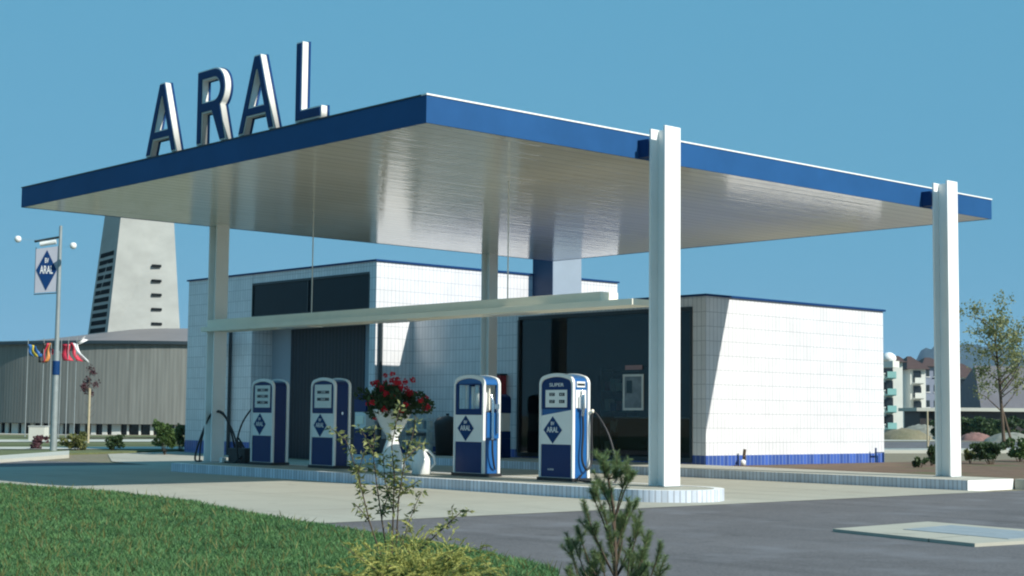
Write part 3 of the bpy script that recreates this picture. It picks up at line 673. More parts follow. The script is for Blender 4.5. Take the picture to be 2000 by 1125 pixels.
b = MB(); b.box((ox0 + .001, Y1 + .68, -.2), (-20.951, Y1 + .74, oz - .001)); b.box((-17.499, Y1 + .68, -.2), (ox1 - .001, Y1 + .74, oz - .001)); b.box((-20.95, Y1 + .68, 3.5), (-17.5, Y1 + .74, oz - .001)); rel(b, O1).build('door_surround', 'chimney_grey', g1)
for px_, py_ in ((X1 + .07, Y1 + .12), (-22.95, Y1 - .07)):
    b = MB(); b.tube([(px_, py_, -.1), (px_, py_, 3.6)], .05, 0, 10); rel(b, O1).build('downpipe', 'dark_frame', g1)

X2, Y2, H2, YB2, ZG = -6.146, 12.665, 3.744, 19.15, .14
O2 = (-11, Y2, ZG)
g2 = empty('sales_building', O2, 'low white tiled sales building with large shop window and blue plinth', 'shop building')
sx0, sx1, sz0, sz1 = -12.05, -6.55, .25, 3.50
b = MB()
def fr2(x0, x1, z0, z1): wall(b, (x0, Y2), (x1, Y2), z0, z1, x0 - X2)
fr2(X1, sx0, PL + .02, H2); fr2(sx0, sx1, sz1, H2); fr2(sx1, X2, PL + .02, H2)
wall(b, (X2, Y2), (X2, YB2), PL + .02, H2); wall(b, (X2, YB2), (X1, YB2), PL + .02, H2)
rel(b, O2).build('wall', 'white_tile', g2)
b = MB(); wall(b, (X1 + .003, Y2 - .003), (sx0, Y2 - .003), 0, PL + .02); wall(b, (sx1, Y2 - .003), (X2 + .003, Y2 - .003), 0, PL + .02); wall(b, (X2 + .003, Y2 - .003), (X2 + .003, YB2), 0, PL + .02, .03)
wall(b, (sx0, Y2 - .003), (sx1, Y2 - .003), 0, sz0 - .03); rel(b, O2).build('plinth', 'blue_tile', g2)
b = MB(); b.box((X1 + .01, Y2 - .05, H2), (X2 + .05, YB2 + .05, H2 + .045)); rel(b, O2).build('roof_edge', 'sign_blue', g2)
b = MB(); b.box((sx0 + .05, Y2 + .03, sz0), (sx1, Y2 + .045, sz1)); gl_ = rel(b, O2).build('shop_window', 'glass', g2)
b = MB()
b.box((sx0, Y2 - .03, sz0 - .06), (sx1 + .03, Y2 + .06, sz0 + .03)); b.box((sx0, Y2 - .03, sz1 - .05), (sx1 + .03, Y2 + .06, sz1 + .03))
for x in (sx0, -7.45, sx1): b.box((x - .03, Y2 - .028, sz0 + .031), (x + .03, Y2 + .06, sz1 - .051))
rel(b, O2).build('window_frame', 'dark_frame', gl_)
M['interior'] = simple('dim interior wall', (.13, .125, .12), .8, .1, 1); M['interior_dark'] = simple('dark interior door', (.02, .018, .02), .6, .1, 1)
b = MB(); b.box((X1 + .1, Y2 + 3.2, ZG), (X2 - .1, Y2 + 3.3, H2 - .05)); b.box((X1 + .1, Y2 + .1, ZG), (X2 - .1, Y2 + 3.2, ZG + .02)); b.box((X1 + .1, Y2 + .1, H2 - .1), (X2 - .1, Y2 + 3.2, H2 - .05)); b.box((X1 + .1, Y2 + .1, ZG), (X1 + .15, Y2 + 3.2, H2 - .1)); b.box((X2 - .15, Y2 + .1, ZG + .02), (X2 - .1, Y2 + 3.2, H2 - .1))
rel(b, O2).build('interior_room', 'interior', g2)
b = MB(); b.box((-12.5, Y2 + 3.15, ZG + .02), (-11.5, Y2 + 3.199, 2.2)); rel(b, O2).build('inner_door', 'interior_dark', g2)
# counter and shelves inside
ct = empty('shop_counter', (-9.0, Y2 + 1.9, ZG + .02), 'dark sales counter inside the shop behind the window', 'counter')
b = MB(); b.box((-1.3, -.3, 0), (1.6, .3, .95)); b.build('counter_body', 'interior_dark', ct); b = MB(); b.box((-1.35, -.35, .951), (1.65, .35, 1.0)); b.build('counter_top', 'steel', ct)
sf = empty('shop_shelf', (-11.2, Y2 + 2.7, ZG + .02), 'tall shelf of tins against the dim back wall inside the shop', 'shelf')
b = MB()
for z in (.1, .6, 1.1, 1.6, 2.1): b.box((-.55, -.2, z), (.75, .2, z + .03))
for x in (-.55, .72): b.box((x, -.2, 0), (x + .03, .2, 2.2))
b.build('rack', 'steel', sf)
for z in (.13, .63, 1.13, 1.63):
    for i in range(6):
        q = MB(); q.box((-.48 + i * .2, -.12, z), (-.48 + i * .2 + .14, .1, z + .2 + .05 * ((i * 7 + int(z * 10)) % 3))); q.build('tin', ['cream_paint', 'blue_lit_tone', 'red', 'white_enamel'][(i + int(z * 4)) % 4], sf)
# poster and notice on glass
ps = empty('poster', (-8.28, Y2 + .02, 1.70), 'white framed poster on the shop window under a small notice', 'poster')
b = MB(); b.ring([(-.31, -.40), (.31, -.40), (.31, .40), (-.31, .40)], [(-.26, -.35), (.26, -.35), (.26, .35), (-.26, .35)], -.014, .008, axis='y'); b.build('frame', 'off_white', ps)
M['poster_grey'] = simple('poster print', (.20, .24, .27), .5, .35, 5); M['poster_dark'] = simple('poster dark field', (.03, .06, .08), .5, .2, 9)
b = MB(); b.box((-.259, -.008, -.349), (.259, .006, .349)); b.build('print', 'poster_grey', ps)
b = MB(); b.box((-.2, -.011, -.02), (-.03, -.008, .26)); b.build('picture_field', 'poster_dark', ps)
nt_ = MB(); nt_.box((-8.52, Y2 + .004, 2.20), (-8.0, Y2 + .012, 2.30)); M['pinkish'] = flat('faded pink', (.36, .22, .22)); tag(nt_.build('notice', 'pinkish'), 'small faded pink notice strip above the framed poster', 'notice')
# chimney tower behind the canopy
CHY = 16.9
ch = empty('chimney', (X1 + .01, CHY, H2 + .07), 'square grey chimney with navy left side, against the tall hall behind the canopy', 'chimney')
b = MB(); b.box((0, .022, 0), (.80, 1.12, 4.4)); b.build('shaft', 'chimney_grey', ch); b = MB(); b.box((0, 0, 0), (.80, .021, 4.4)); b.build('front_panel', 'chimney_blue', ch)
# fire red box on wall
rb = empty('red_wall_box', (-12.62, Y2 - .12, 1.82), 'red wall box hung beside the shop window', 'wall box')
b = MB(); b.box((-.16, -.10, -.32), (.16, .1, .30)); b.build('case', 'red', rb, .02); b = MB(); b.box((-.2, -.12, .301), (.18, .1, .34)); b.build('lid', 'dark_frame', rb); b = MB(); b.tube([(.0, -.11, -.1), (.0, -.13, .1)], .015); b.build('handle', 'chrome', rb)
# small pole hydrant at plinth
hy = empty('standpipe', (-6.0, 13.75, ZG), 'short brown standpipe with white cap at the foot of the sunlit wall', 'standpipe')
b = MB(); b.tube([(0, 0, 0), (0, 0, .22), (.02, 0, .34)], .035, 0, 10); b.tube([(0, 0, .2), (.06, -.07, .16)], .03); b.build('pipe', M['bark'], hy); b = MB(); b.lathe([(0, 0), (.06, 0), (.06, .1), (0, .13)], (.05, -.1, 0), 14); b.build('cap', 'white_enamel', hy)
h2_ = empty('tap_post', (-6.0, 18.6, ZG), 'short dark post at the far end of the sunlit wall', 'post'); b = MB(); b.tube([(0, 0, 0), (0, 0, .34)], .022); b.tube([(0, .30, 0), (0, .30, .24)], .022); b.build('post', 'sign_blue', h2_); b = MB(); b.box((-.02, -.02, .22), (.02, .32, .24)); b.build('crossbar', 'sign_blue', h2_)
# hanging emblem sign by the left column
hs = empty('hanging_sign', (-23.2, Y1 - .45, 3.08), 'blue rhombus sign on a bracket, half hidden by the far left column', 'sign')
e = emblem(hs, 0, 0, 0, .85, .95, -1, 'blue_enamel'); b = MB(); b.tube([(0, .02, .45), (0, .45, .45)], .02); b.build('bracket', 'dark_frame', hs)
# oil cabinets & racks in front of the building
def oilcab(x, y, label, s=1.):
    o = empty('oil_cabinet', (x, y, GI), label, 'oil cabinet'); b = MB(); b.box((-.2 * s, 0, .45), (.2 * s, .3, .62)); b.box((-.2 * s, 0, 0), (.2 * s, .3, .449)); b.build('base', 'blue_enamel', o, .01)
    b = MB(); b.box((-.19 * s, .01, .621), (.19 * s, .29, 1.05)); b.build('white_body', 'white_enamel', o, .015)
    b = MB(); b.prism(prof(.40 * s, 1.051, 1.5, .1), .0, .3, axis='y'); b.build('hood', 'blue_enamel', o, .01)
    b = MB(); b.box((-.13 * s, -.012, .75), (.13 * s, .0, .95)); b.build('label_plate', 'cream_paint', o); return o
oilcab(-11.0, 11.0, 'slim blue and white oil cabinet behind the glass windowed pump, by the red box').location = (-12.05, 11.95, GI)
oilcab(-15.6, 10.9, 'low white and blue oil cabinet in the gap between the two left pumps', 1.2).location = (-15.62, 10.6, GI)
rk = empty('can_rack', (-15.0, 12.1, GI), 'white rack of oil cans against the tiled wall behind the flowers', 'can rack')
b = MB()
for z in (.05, .33, .61, .89): b.box((-.42, -.2, z), (.42, .2, z + .02))
for sx in (-.42, .42):
    for sy in (-.2, .18): b.box((sx - .012, sy, 0), (sx + .012, sy + .02, 1.0))
b.build('rack', 'off_white', rk)
for z in (.07, .35, .63):
    for i in range(5):
        q = MB(); q.lathe([(0, 0), (.065, 0), (.065, .2), (.05, .21), (0, .21)], (-.32 + i * .16, 0, z), 12)
        q.build('can', 'white_enamel' if (i + int(z * 10)) % 3 else 'chimney_grey', rk)
b = MB(); b.box((-.4, -.215, .46), (.4, -.205, .54)); b.build('price_strip', 'dark_frame', rk)
bn = empty('dark_bin', (-13.9, 12.0, GI), 'black round topped waste bin against the tiled wall', 'waste bin')
b = MB(); b.lathe([(0, 0), (.28, 0), (.33, .75), (.33, .8), (.25, .92), (0, .98)], n=24); b.build('body', 'black', bn); b = MB(); b.tube([(0, 0, .98), (0, 0, 1.03)], .04); b.build('knob', 'dark_frame', bn)
hr = empty('hose_reel', (-14.6, 10.75, GI), 'black air hose reel on a dark post just left of the second pump', 'hose reel')
b = MB(); b.tube([(0, 0, 0), (0, 0, 1.5)], .06, 0, 12); b.box((-.2, -.15, 0), (.2, .15, .4)); b.build('post', 'black', hr)
b = MB(); b.lathe([(.02, -.07), (.30, -.07), (.30, -.05), (.2, -.05), (.2, .05), (.3, .05), (.3, .07), (.02, .07)], n=28)
b.v = [(x, z, y + 1.15) for x, y, z in b.v]; b.build('drum', 'dark_frame', hr)
hose(hr, [(.2, 0, 1.2), (.3, -.05, .8), (.22, -.08, .3), (.3, -.1, .1), (.1, -.15, .05)], .022)

# ------------------------------------------------------------------ background left: round hall, tower, flags
C0 = at(395, 802, 120); GZ0 = -.75
RH = 19.0; hall = empty('round_hall', (C0.x, C0.y, GZ0), 'large round grey hall with vertical strip facade and shallow brown roof', 'hall')
ze = at(300, 672, 101).z - GZ0; zb = at(300, 829, 101).z - GZ0
b = MB(); b.lathe([(RH - .3, zb), (RH, zb), (RH, ze), (RH - .3, ze)], n=160, smooth=False); b.build('facade', 'strip_facade', hall)
b = MB(); b.lathe([(RH + .25, ze), (RH + .25, ze + .22), (RH - 2, ze + .32)], n=96); b.build('gutter', 'dark_frame', hall)
RR = 15.5
b = MB(); b.lathe([(RR, ze + .2), (RR, ze + .33), (6, ze + 1.75), (0, ze + 2.0)], n=48, smooth=False); b.build('roof', 'roof_metal', hall)
b = MB(); b.lathe([(RH - .6, -.6), (RH - .6, zb)], n=96); b.build('ground_floor', 'window_dark', hall)
rp = random.Random(3); b = MB()
for i in range(150):
    t = 2 * PI * i / 150; r = RH - .5; wd = rp.choice((.06, .1, .16, .3)); x, y = r * math.cos(t), r * math.sin(t)
    tx, ty = -math.sin(t) * wd, math.cos(t) * wd; ox, oy = math.cos(t) * .12, math.sin(t) * .12
    b.prism([(x - tx, y - ty), (x + tx, y + ty), (x + tx + ox, y + ty + oy), (x - tx + ox, y - ty + oy)], -.6, zb - .02)
b.build('pilasters', 'house_wall', hall)
b = MB(); b.lathe([(RH + 1.6, -.6), (RH + 1.6, .40), (RH + 1.3, .40), (RH + 1.3, -.6)], n=120); b.build('low_wall', 'pale_path', hall)
# tower
TD = 122.
def tz(v): return at(262, v, TD).z
vr = Vector((CR[0][0], CR[0][1], 0)).normalized()
def along(u, D=TD): p = at(u, 650, D); return Vector((p.x, p.y, 0))
# plan: corner between dark and light faces; light face runs right, dark face runs left and away
fwd = Vector((CR[2][0], CR[2][1], 0)).normalized()
def lerp(a, b_, t): return a + (b_ - a) * t
zB, zT = tz(700), tz(385)
cB, cT = along(206), along(232); rB, rT = along(356, TD + 3), along(331, TD + 3)
lB, lT = along(166, TD + 4.5), along(200, TD + 4.)
kB, kT = rB + (lB - cB), rT + (lT - cT)
tw = empty('church_tower', (cB.x, cB.y, zB), 'tapering pale concrete church tower with slit windows behind the round hall', 'tower')
def TP(i, z):
    t = (z - zB) / (zT - zB); p = [(cB, cT), (rB, rT), (kB, kT), (lB, lT)][i]; q = lerp(p[0], p[1], t); return Vector((q.x, q.y, z)) - Vector((cB.x, cB.y, zB))
b = MB(); V = [TP(i, zB) for i in range(4)] + [TP(i, zT) for i in range(4)]
b.add(V, [(0, 1, 5, 4), (1, 2, 6, 5), (2, 3, 7, 6), (3, 0, 4, 7), (4, 5, 6, 7)]); b.build('shaft', 'concrete_wall', tw)
def onface(i, j, s, z, out=.0):
    a = TP(i, z); c = TP(j, z); p = a.lerp(c, s); nn = Vector(((c - a).y, -(c - a).x, 0)).normalized(); return p + nn * out
for v in (513, 543, 571, 600, 629):
    z = tz(v); zz = [z - .10, z + .10]
    p = [onface(0, 1, s, q, .04) for q in zz for s in (.60, .745)]; pb = [onface(0, 1, s, q, -.15) for q in zz for s in (.60, .745)]
    b = MB(); b.add(p + pb, [(0, 1, 3, 2), (4, 6, 7, 5), (0, 2, 6, 4), (1, 5, 7, 3), (2, 3, 7, 6), (0, 4, 5, 1)]); b.build('slit_window', 'matt_black', tw)
for k_ in range(12):
    v = 491 + k_ * 15.2; z = tz(v); zz = [z - .18, z + .18]
    p = [onface(3, 0, s, q, .04) for q in zz for s in (.12, .86)]; pb = [onface(3, 0, s, q, -.2) for q in zz for s in (.10, .84)]
    b = MB(); b.add(p + pb, [(0, 1, 3, 2), (4, 6, 7, 5), (0, 2, 6, 4), (1, 5, 7, 3), (2, 3, 7, 6), (0, 4, 5, 1)]); b.build('louvre', 'matt_black', tw)
# flags on poles in front of the hall
def flag(u, v, cols, label, shape, pole_u=None, D=80.):
    p = at(u, v, D); zt = p.z; zg = -.4
    o = empty('flagpole', (p.x, p.y, zg), label, 'flag', 'flags on poles in front of the round hall')
    b = MB(); b.tube([(0, 0, 0), (0, 0, zt - zg + .25)], .03, 0, 6, .02); b.build('pole', 'steel', o)
    rr_ = vr
    n = len(cols)
    for i, c in enumerate(cols):
        b = MB(); pts = []
        for s in range(9):
            t = s / 8; z = zt - zg - t * shape[1]; sway = shape[2] * t + .05 * math.sin(t * 7 + i)
            for e_ in (i / n, (i + 1) / n):
                wv_ = shape[0] * (1 - .25 * math.sin(t * 4 + i)); q = rr_ * (sway + e_ * wv_); f_ = fwd * (.08 * math.sin(6 * e_ + 3 * t + u))
                pts.append((q.x + f_.x, q.y + f_.y, z - e_ * shape[3]))
        b.add(pts, [(2 * s, 2 * s + 1, 2 * s + 3, 2 * s + 2) for s in range(8)], 0, None, True); cl = b.build('cloth', c, o)
        sd = cl.modifiers.new('thick', 'SOLIDIFY'); sd.thickness = .015
    return o
flag(55, 672, ['flag_blue', 'flag_yellow', 'flag_blue'], 'limp blue and yellow flag, leftmost in the row', (.5, .6, .1, .1))
flag(86, 670, ['flag_black', 'flag_red', 'flag_orange'], 'limp orange black and red flag', (.42, 1.0, -.30, .0))
flag(100, 680, ['flag_red'], 'small dark red flag just left of the sign pole', (.35, .3, .0, .25))
flag(120, 672, ['flag_red'], 'plain red flag just right of the sign pole', (.45, .85, .1, .0))
flag(134, 668, ['flag_red', 'flag_white'], 'limp red and white flag, sweeping right', (.5, .95, .45, .1))
flag(150, 668, ['flag_white'], 'small pale flag, rightmost in the row', (.45, .18, .0, -.3))
# sign pole with banner
pp = at(104, 880, 45); pole = empty('sign_pole', (pp.x, pp.y, 0), 'tall grey pole carrying a hanging banner with blue rhombus', 'sign pole')
pv = -.0; b = MB(); b.tube([(0, 0, 0), (0, 0, 2.9)], .10, 0, 14, .085); b.tube([(0, 0, 2.9), (0, 0, 6.55)], .07, 0, 14, .045); b.build('pole', 'steel', pole)
b = MB(); b.tube([(0, 0, 2.2), (0, 0, 2.6)], .105, 0, 14); b.build('dark_band', 'sign_blue', pole)
bl = (at(65, 567, 45) - Vector((pp.x, pp.y, 0))); vdir = -vr
b = MB(); b.tube([(0, 0, 6.22), tuple(vdir * .75 + Vector((0, 0, 6.08)))], .035, 0, 8); b.build('cross_arm', 'dark_frame', pole); b = MB(); b.tube([(0, 0, 4.58), tuple(vdir * .72 + Vector((0, 0, 4.53)))], .015, 0, 6); b.build('cross_arm', 'dark_frame', pole)
b = MB(); q = vdir * .12; q2 = vdir * .58; b.tube([tuple(q + Vector((0, 0, 6.08))), tuple(q2 + Vector((0, 0, 6.0)))], .07, 0, 10); b.build('lamp_tube', 'white_enamel', pole)
bnr = bpy.data.objects.new('banner', None)
M['banner'] = simple('grey banner cloth', (.40, .42, .48), .7, .06, 2)
b = MB(); a = [vdir * .02, vdir * .70]; fz = fwd * .012
b.add([tuple(a[0] + Vector((0, 0, 4.62)) - fz), tuple(a[1] + Vector((0, 0, 4.57)) - fz), tuple(a[1] + Vector((0, 0, 5.86)) - fz), tuple(a[0] + Vector((0, 0, 5.95)) - fz),
       tuple(a[0] + Vector((0, 0, 4.62)) + fz), tuple(a[1] + Vector((0, 0, 4.57)) + fz), tuple(a[1] + Vector((0, 0, 5.86)) + fz), tuple(a[0] + Vector((0, 0, 5.95)) + fz)],
      [(0, 1, 2, 3), (4, 7, 6, 5), (0, 3, 7, 4), (1, 5, 6, 2), (3, 2, 6, 7), (0, 4, 5, 1)]); bo = b.build('banner', 'banner', pole)
b = MB(); b.tube([tuple(a[1] + Vector((0, 0, 4.57))), tuple(a[1] + Vector((0, 0, 5.9)))], .014, 0, 6); b.build('edge_rod', 'dark_frame', bo)
e = emblem(bo, 0, 0, 0, .60, 1.18); mid = vdir * .37 - fwd * .022; e.location = (mid.x, mid.y, 5.24); e.rotation_euler.z = math.atan2(vr.y, vr.x)
for u, v, nm in ((35, 467, 'small white globe lamp left of the banner'), (143, 480, 'small white globe lamp right of the sign pole')):
    g_ = at(u, v, 45); b = MB(); b.lathe([(0, -.1), (.06, -.085), (.09, -.04), (.1, 0), (.09, .05), (.06, .085), (0, .1)], n=14)
    o = empty('globe_lamp', tuple(g_), nm, 'globe lamp', 'globe lamps beside the sign pole'); b.build('globe', 'white_enamel', o)
    d = Vector((pp.x, pp.y, g_.z)) - g_; b = MB(); b.tube([(0, 0, 0), tuple(d)], .0025, 0, 5); b.build('wire', 'steel', o)
# concrete box
q = gpt(75, 862); cb = empty('concrete_box', tuple(at(75, 862, 66)), 'small square concrete block before the round hall, left of the sign pole', 'concrete block')
b = MB(); b.box((-.35, -.3, -.3), (.35, .3, .62)); b.build('block', 'pale_path', cb, .02); b = MB(); b.box((-.37, -.32, .621), (.37, .32, .66)); b.build('lid', 'concrete_wall', cb); cb.rotation_euler.z = math.atan2(vr.y, vr.x)

# ------------------------------------------------------------------ plants
def bush(name, u, v, D, wd, ht, mat, label, cat='bush', group=None, n=1400, leaf=.07, seed=1, blobs=14, z=None):
    p = at(u, v, D); z = p.z if z is None else z; r = random.Random(seed)
    o = empty(name, (p.x, p.y, z), label, cat, group)
    cs = [(r.uniform(-.34, .34) * wd, r.uniform(-.34, .34) * wd, ht * r.uniform(.22, .78)) for _ in range(blobs)]
    rad = [(wd * r.uniform(.12, .24), wd * r.uniform(.12, .24), ht * r.uniform(.14, .24)) for _ in cs]
    foliage('foliage', cs, rad, n, leaf, mat, o, seed)
    b = MB()
    for c in cs[:9]: b.tube([(c[0] * .1, c[1] * .1, -.05), (c[0] * .6, c[1] * .6, c[2] * .6), c], .012 * max(wd, .5), 0, 5, .005)
    b.build('stems', 'bark', o); return o
G1 = 'small bushes along the kerb on the left'
bush('purple_bush', 72, 882, 47, .6, .55, 'leaf_red', 'small reddish bush left of the sign pole', 'bush', G1, 500, .06, 11)
bush('green_bush', 150, 882, 46, .95, .65, 'leaf_olive', 'light green bush just right of the sign pole', 'bush', G1, 1300, .06, 12)
bush('dark_bush', 222, 882, 46, .6, .55, 'leaf_dark', 'small dark green bush between the light bush and the tall shrub', 'bush', G1, 900, .06, 13)
bush('tall_shrub', 322, 884, 44, .85, 1.05, 'leaf_green', 'loose shrub with upright shoots beside the left end of the white hall', 'bush', G1, 1300, .07, 14)
bush('green_shrub', 352, 882, 47, .7, .9, 'leaf_olive', 'lighter bush close against the corner of the white hall', 'bush', G1, 900, .07, 15)
G2 = 'low bushes in the bed on the right'
bush('dark_bush', 1797, 924, 33.5, .35, .22, 'leaf_dark', 'tiny dark bush left of the far right column', 'bush', G2, 500, .05, 21, 9, .14)
bush('dark_bush', 1818, 922, 35, .35, .5, 'leaf_dark', 'small dark bush touching the left side of the far right column', 'bush', G2, 600, .05, 22, 9, .14)
bush('green_bush', 1935, 922, 36.5, .8, .62, 'leaf_dark', 'broad green bush right of the far right column', 'bush', G2, 1500, .055, 23, 16, .14)
bush('green_bush', 1990, 918, 39, .9, .62, 'leaf_green', 'green bush cut by the right edge of the photo', 'bush', G2, 1500, .055, 24, 16, .14)
bush('dry_bush', 1895, 912, 37, .5, .35, 'leaf_olive', 'small dry bush close right of the far right column', 'bush', G2, 500, .05, 25, 9, .14)
def limbs(b, base, h, n, spread, r0, rr, tips, lean=(0, 0)):
    B0 = Vector(base); top = B0 + Vector((lean[0], lean[1], h)); b.tube([B0, B0.lerp(top, .5) + Vector((.04, 0, 0)), top], r0, 0, 8, r0 * .35)
    for i in range(n):
        t = rr.uniform(.3, .95); s = B0.lerp(top, t); a = rr.uniform(0, 2 * PI); L_ = spread * rr.uniform(.5, 1.) * (1.15 - .6 * t)
        e1 = s + Vector((math.cos(a) * L_ * .55, math.sin(a) * L_ * .55, L_ * .45)); e2 = s + Vector((math.cos(a) * L_, math.sin(a) * L_, L_ * rr.uniform(.5, 1.)))
        b.tube([s, e1, e2], r0 * .32, 0, 6, r0 * .08); tips.append(tuple(e2)); tips.append(tuple(e1.lerp(e2, .5)))
# broad tree at the right edge
tp = at(1962, 884, 55); tr = empty('young_tree', (tp.x, tp.y, .1), 'slender leafy tree with forked trunk at the right edge', 'tree')
rr = random.Random(5); tips = []; b = MB(); limbs(b, (0, 0, 0), 4.6, 26, 1.7, .07, rr, tips, (-.25, -.2)); b.tube([(.25, .2, 0), (-.1, .0, 1.6)], .05, 0, 6, .03); b.build('trunk', 'bark', tr)
cl = [(t[0] + rr.gauss(0, .15), t[1] + rr.gauss(0, .15), t[2] + rr.gauss(0, .15)) for t in tips] + [(rr.uniform(-1.2, 1.3), rr.uniform(-1, 1), rr.uniform(2.2, 5.3)) for _ in range(34)]
foliage('crown', cl, [rr.uniform(.28, .6) for _ in cl], 5600, .060, 'leaf_pale', tr, 31, shell=.05)
# staked sapling left
tp = at(172, 858, 60); tr = empty('staked_sapling', (tp.x, tp.y, -.1), 'thin sapling tied to a pale timber stake, right of the flags', 'tree')
b = MB(); b.tube([(0, 0, 0), (0, 0, 2.15)], .05, 0, 8); b.build('stake', 'stake', tr)
rr = random.Random(9); tips = []; b = MB(); limbs(b, (-.06, 0, 0), 3.0, 14, .5, .025, rr, tips); b.build('trunk', 'bark', tr)
foliage('crown', [t for t in tips if t[2] > 1.9] + [(-.06, 0, 2.9)], [.2] * (len([t for t in tips if t[2] > 1.9]) + 1), 420, .06, 'leaf_red', tr, 32, shell=.1)

# foreground: golden juniper
def spray(base, direction, length, rnd, nleaf, size, droop=.3):
    """points of small scale-like leaves along an arching shoot"""
    P = []; d = Vector(direction).normalized(); p = Vector(base)
    pts = [p.copy()]
    for i in range(8):
        d = (d + Vector((rnd.gauss(0, .08), rnd.gauss(0, .08), -droop * .12 + rnd.gauss(0, .05)))).normalized(); p = p + d * length / 8; pts.append(p.copy())
    return pts
def needles(paths, per, ln, wd, ang, seed, tipbias=.0):
    r = np.random.default_rng(seed); Vs = []
    for pts in paths:
        A = np.array([tuple(p) for p in pts]); K = len(A) - 1
        t = (tipbias + (1 - tipbias) * r.random(per)) * K; i = np.minimum(t.astype(int), K - 1); f = (t - i)[:, None]
        P = A[i] * (1 - f) + A[i + 1] * f; T = A[i + 1] - A[i]; T /= np.linalg.norm(T, axis=1)[:, None] + 1e-9
        q = r.normal(size=(per, 3)); q -= (q * T).sum(1)[:, None] * T; q /= np.linalg.norm(q, axis=1)[:, None]
        d = T * math.cos(ang) + q * math.sin(ang); s = np.cross(d, r.normal(size=(per, 3))); s /= np.linalg.norm(s, axis=1)[:, None]
        l_ = ln * r.uniform(.7, 1.2, per)[:, None]
        Vs.append(np.stack([P - s * wd, P + s * wd, P + d * l_], 1))
    V = np.concatenate(Vs).reshape(-1, 3); return V, np.arange(len(V)).reshape(-1, 3)
FD = 8.6
jp = at(822, 1128, FD); ju = empty('golden_juniper', (jp.x, jp.y, .03), 'low golden green juniper at the bottom of the photo', 'shrub')
rj = random.Random(12); paths = []
for i in range(300):
    a = rj.uniform(0, 2 * PI); el = rj.uniform(.15, 1.2); st = Vector((rj.gauss(0, .10), rj.gauss(0, .10), rj.uniform(.02, .2)))
    dr_ = Vector((math.cos(a) * math.cos(el), math.sin(a) * math.cos(el), math.sin(el))); ln = rj.uniform(.30, .56) * (1.0 if el < .8 else .86)
    mainp = spray(st, dr_, ln, rj, 0, 0, .8); paths.append(mainp)
    for k_ in (3, 4, 5, 6, 7):
        side = (Vector((rj.gauss(0, 1), rj.gauss(0, 1), rj.gauss(.1, .5))).normalized() * .8 + (mainp[k_ + 1] - mainp[k_]).normalized()); paths.append(spray(mainp[k_], side, rj.uniform(.05, .10), rj, 0, 0, .8))
sx_ = vr
def stretch(paths, k, sz=1.):          # widen across the planting strip
    return [[p + vr * (p.dot(vr) * (k - 1)) + Vector((0, 0, p.z * (sz - 1))) for p in q] for q in paths]
paths = stretch(paths, 1.0, 1.0)
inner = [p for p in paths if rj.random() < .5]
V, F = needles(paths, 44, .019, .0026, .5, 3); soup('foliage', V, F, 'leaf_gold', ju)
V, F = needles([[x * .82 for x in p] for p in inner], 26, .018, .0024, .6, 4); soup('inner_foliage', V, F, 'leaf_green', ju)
b = MB()
for p in paths[::6][:70]: b.tube([(0, 0, 0), p[0], p[4], p[8]], .004, 0, 5, .0015)
b.build('branches', 'bark', ju)
# tall loose shrub standing in the juniper
sp = at(762, 1100, FD + .35); sh = empty('leafy_shrub', (sp.x, sp.y, .03), 'tall loose shrub with thin bare stems rising in front of the flower urn', 'shrub')
rs = random.Random(4); b = MB(); leafs = []
def W(u, v, D=FD + .35): return at(u, v, D) - Vector((sp.x, sp.y, .03))
stems = [[(765, 1110), (768, 1000), (770, 930), (765, 870), (775, 820), (782, 790)], [(760, 1110), (745, 1010), (735, 940), (728, 880), (733, 830)], [(752, 1110), (722, 1020), (706, 955), (690, 900), (676, 860), (640, 832)],
         [(772, 1110), (778, 980), (790, 900), (806, 850), (812, 812)], [(775, 1110), (795, 1030), (812, 985), (824, 960)], [(780, 1110), (830, 1065), (868, 1030), (900, 1000), (925, 998)],
         [(768, 1000), (752, 940), (748, 880)], [(706, 955), (700, 920), (712, 880)], [(790, 900), (808, 880), (830, 862)], [(770, 930), (790, 962), (815, 940)], [(728, 880), (712, 850), (700, 835)], [(722, 1020), (708, 1000), (694, 985)],
         [(745, 1010), (760, 960), (764, 900)], [(868, 1030), (885, 1012), (882, 990)]]
for st in stems:
    dd = rs.uniform(-.12, .12); P = [W(u, v, FD + .35 + dd * min(1, i / 2)) for i, (u, v) in enumerate(st)]
    b.tube(P, .0055 if len(st) > 4 else .0038, 0, 6, .002)
    for i in range(len(P) - 1):
        seg = (P[i + 1] - P[i]).length; m_ = int(seg / .026) if i >= (1 if len(st) > 4 else 0) else 0
        for k_ in range(m_):
            leafs.append(P[i].lerp(P[i + 1], (k_ + rs.random()) / max(m_, 1)))
b.build('stems', 'bark', sh)
V = []; r = np.random.default_rng(8)
for p in leafs:
    for _ in range(r.integers(3, 8)):
        d = r.normal(size=3); d[2] *= .5; d /= np.linalg.norm(d); s = np.cross(d, r.normal(size=3)); s /= np.linalg.norm(s); l_ = r.uniform(.026, .052); o_ = np.array(p) + d * .008
        nrm = np.cross(d, s); V += [o_, o_ + d * l_ * .45 + s * l_ * .19 + nrm * .005, o_ + d * l_ - nrm * .004, o_ + d * l_ * .45 - s * l_ * .19 + nrm * .005]
soup('leaves', V, np.arange(len(V)).reshape(-1, 4), 'leaf_rose', sh)
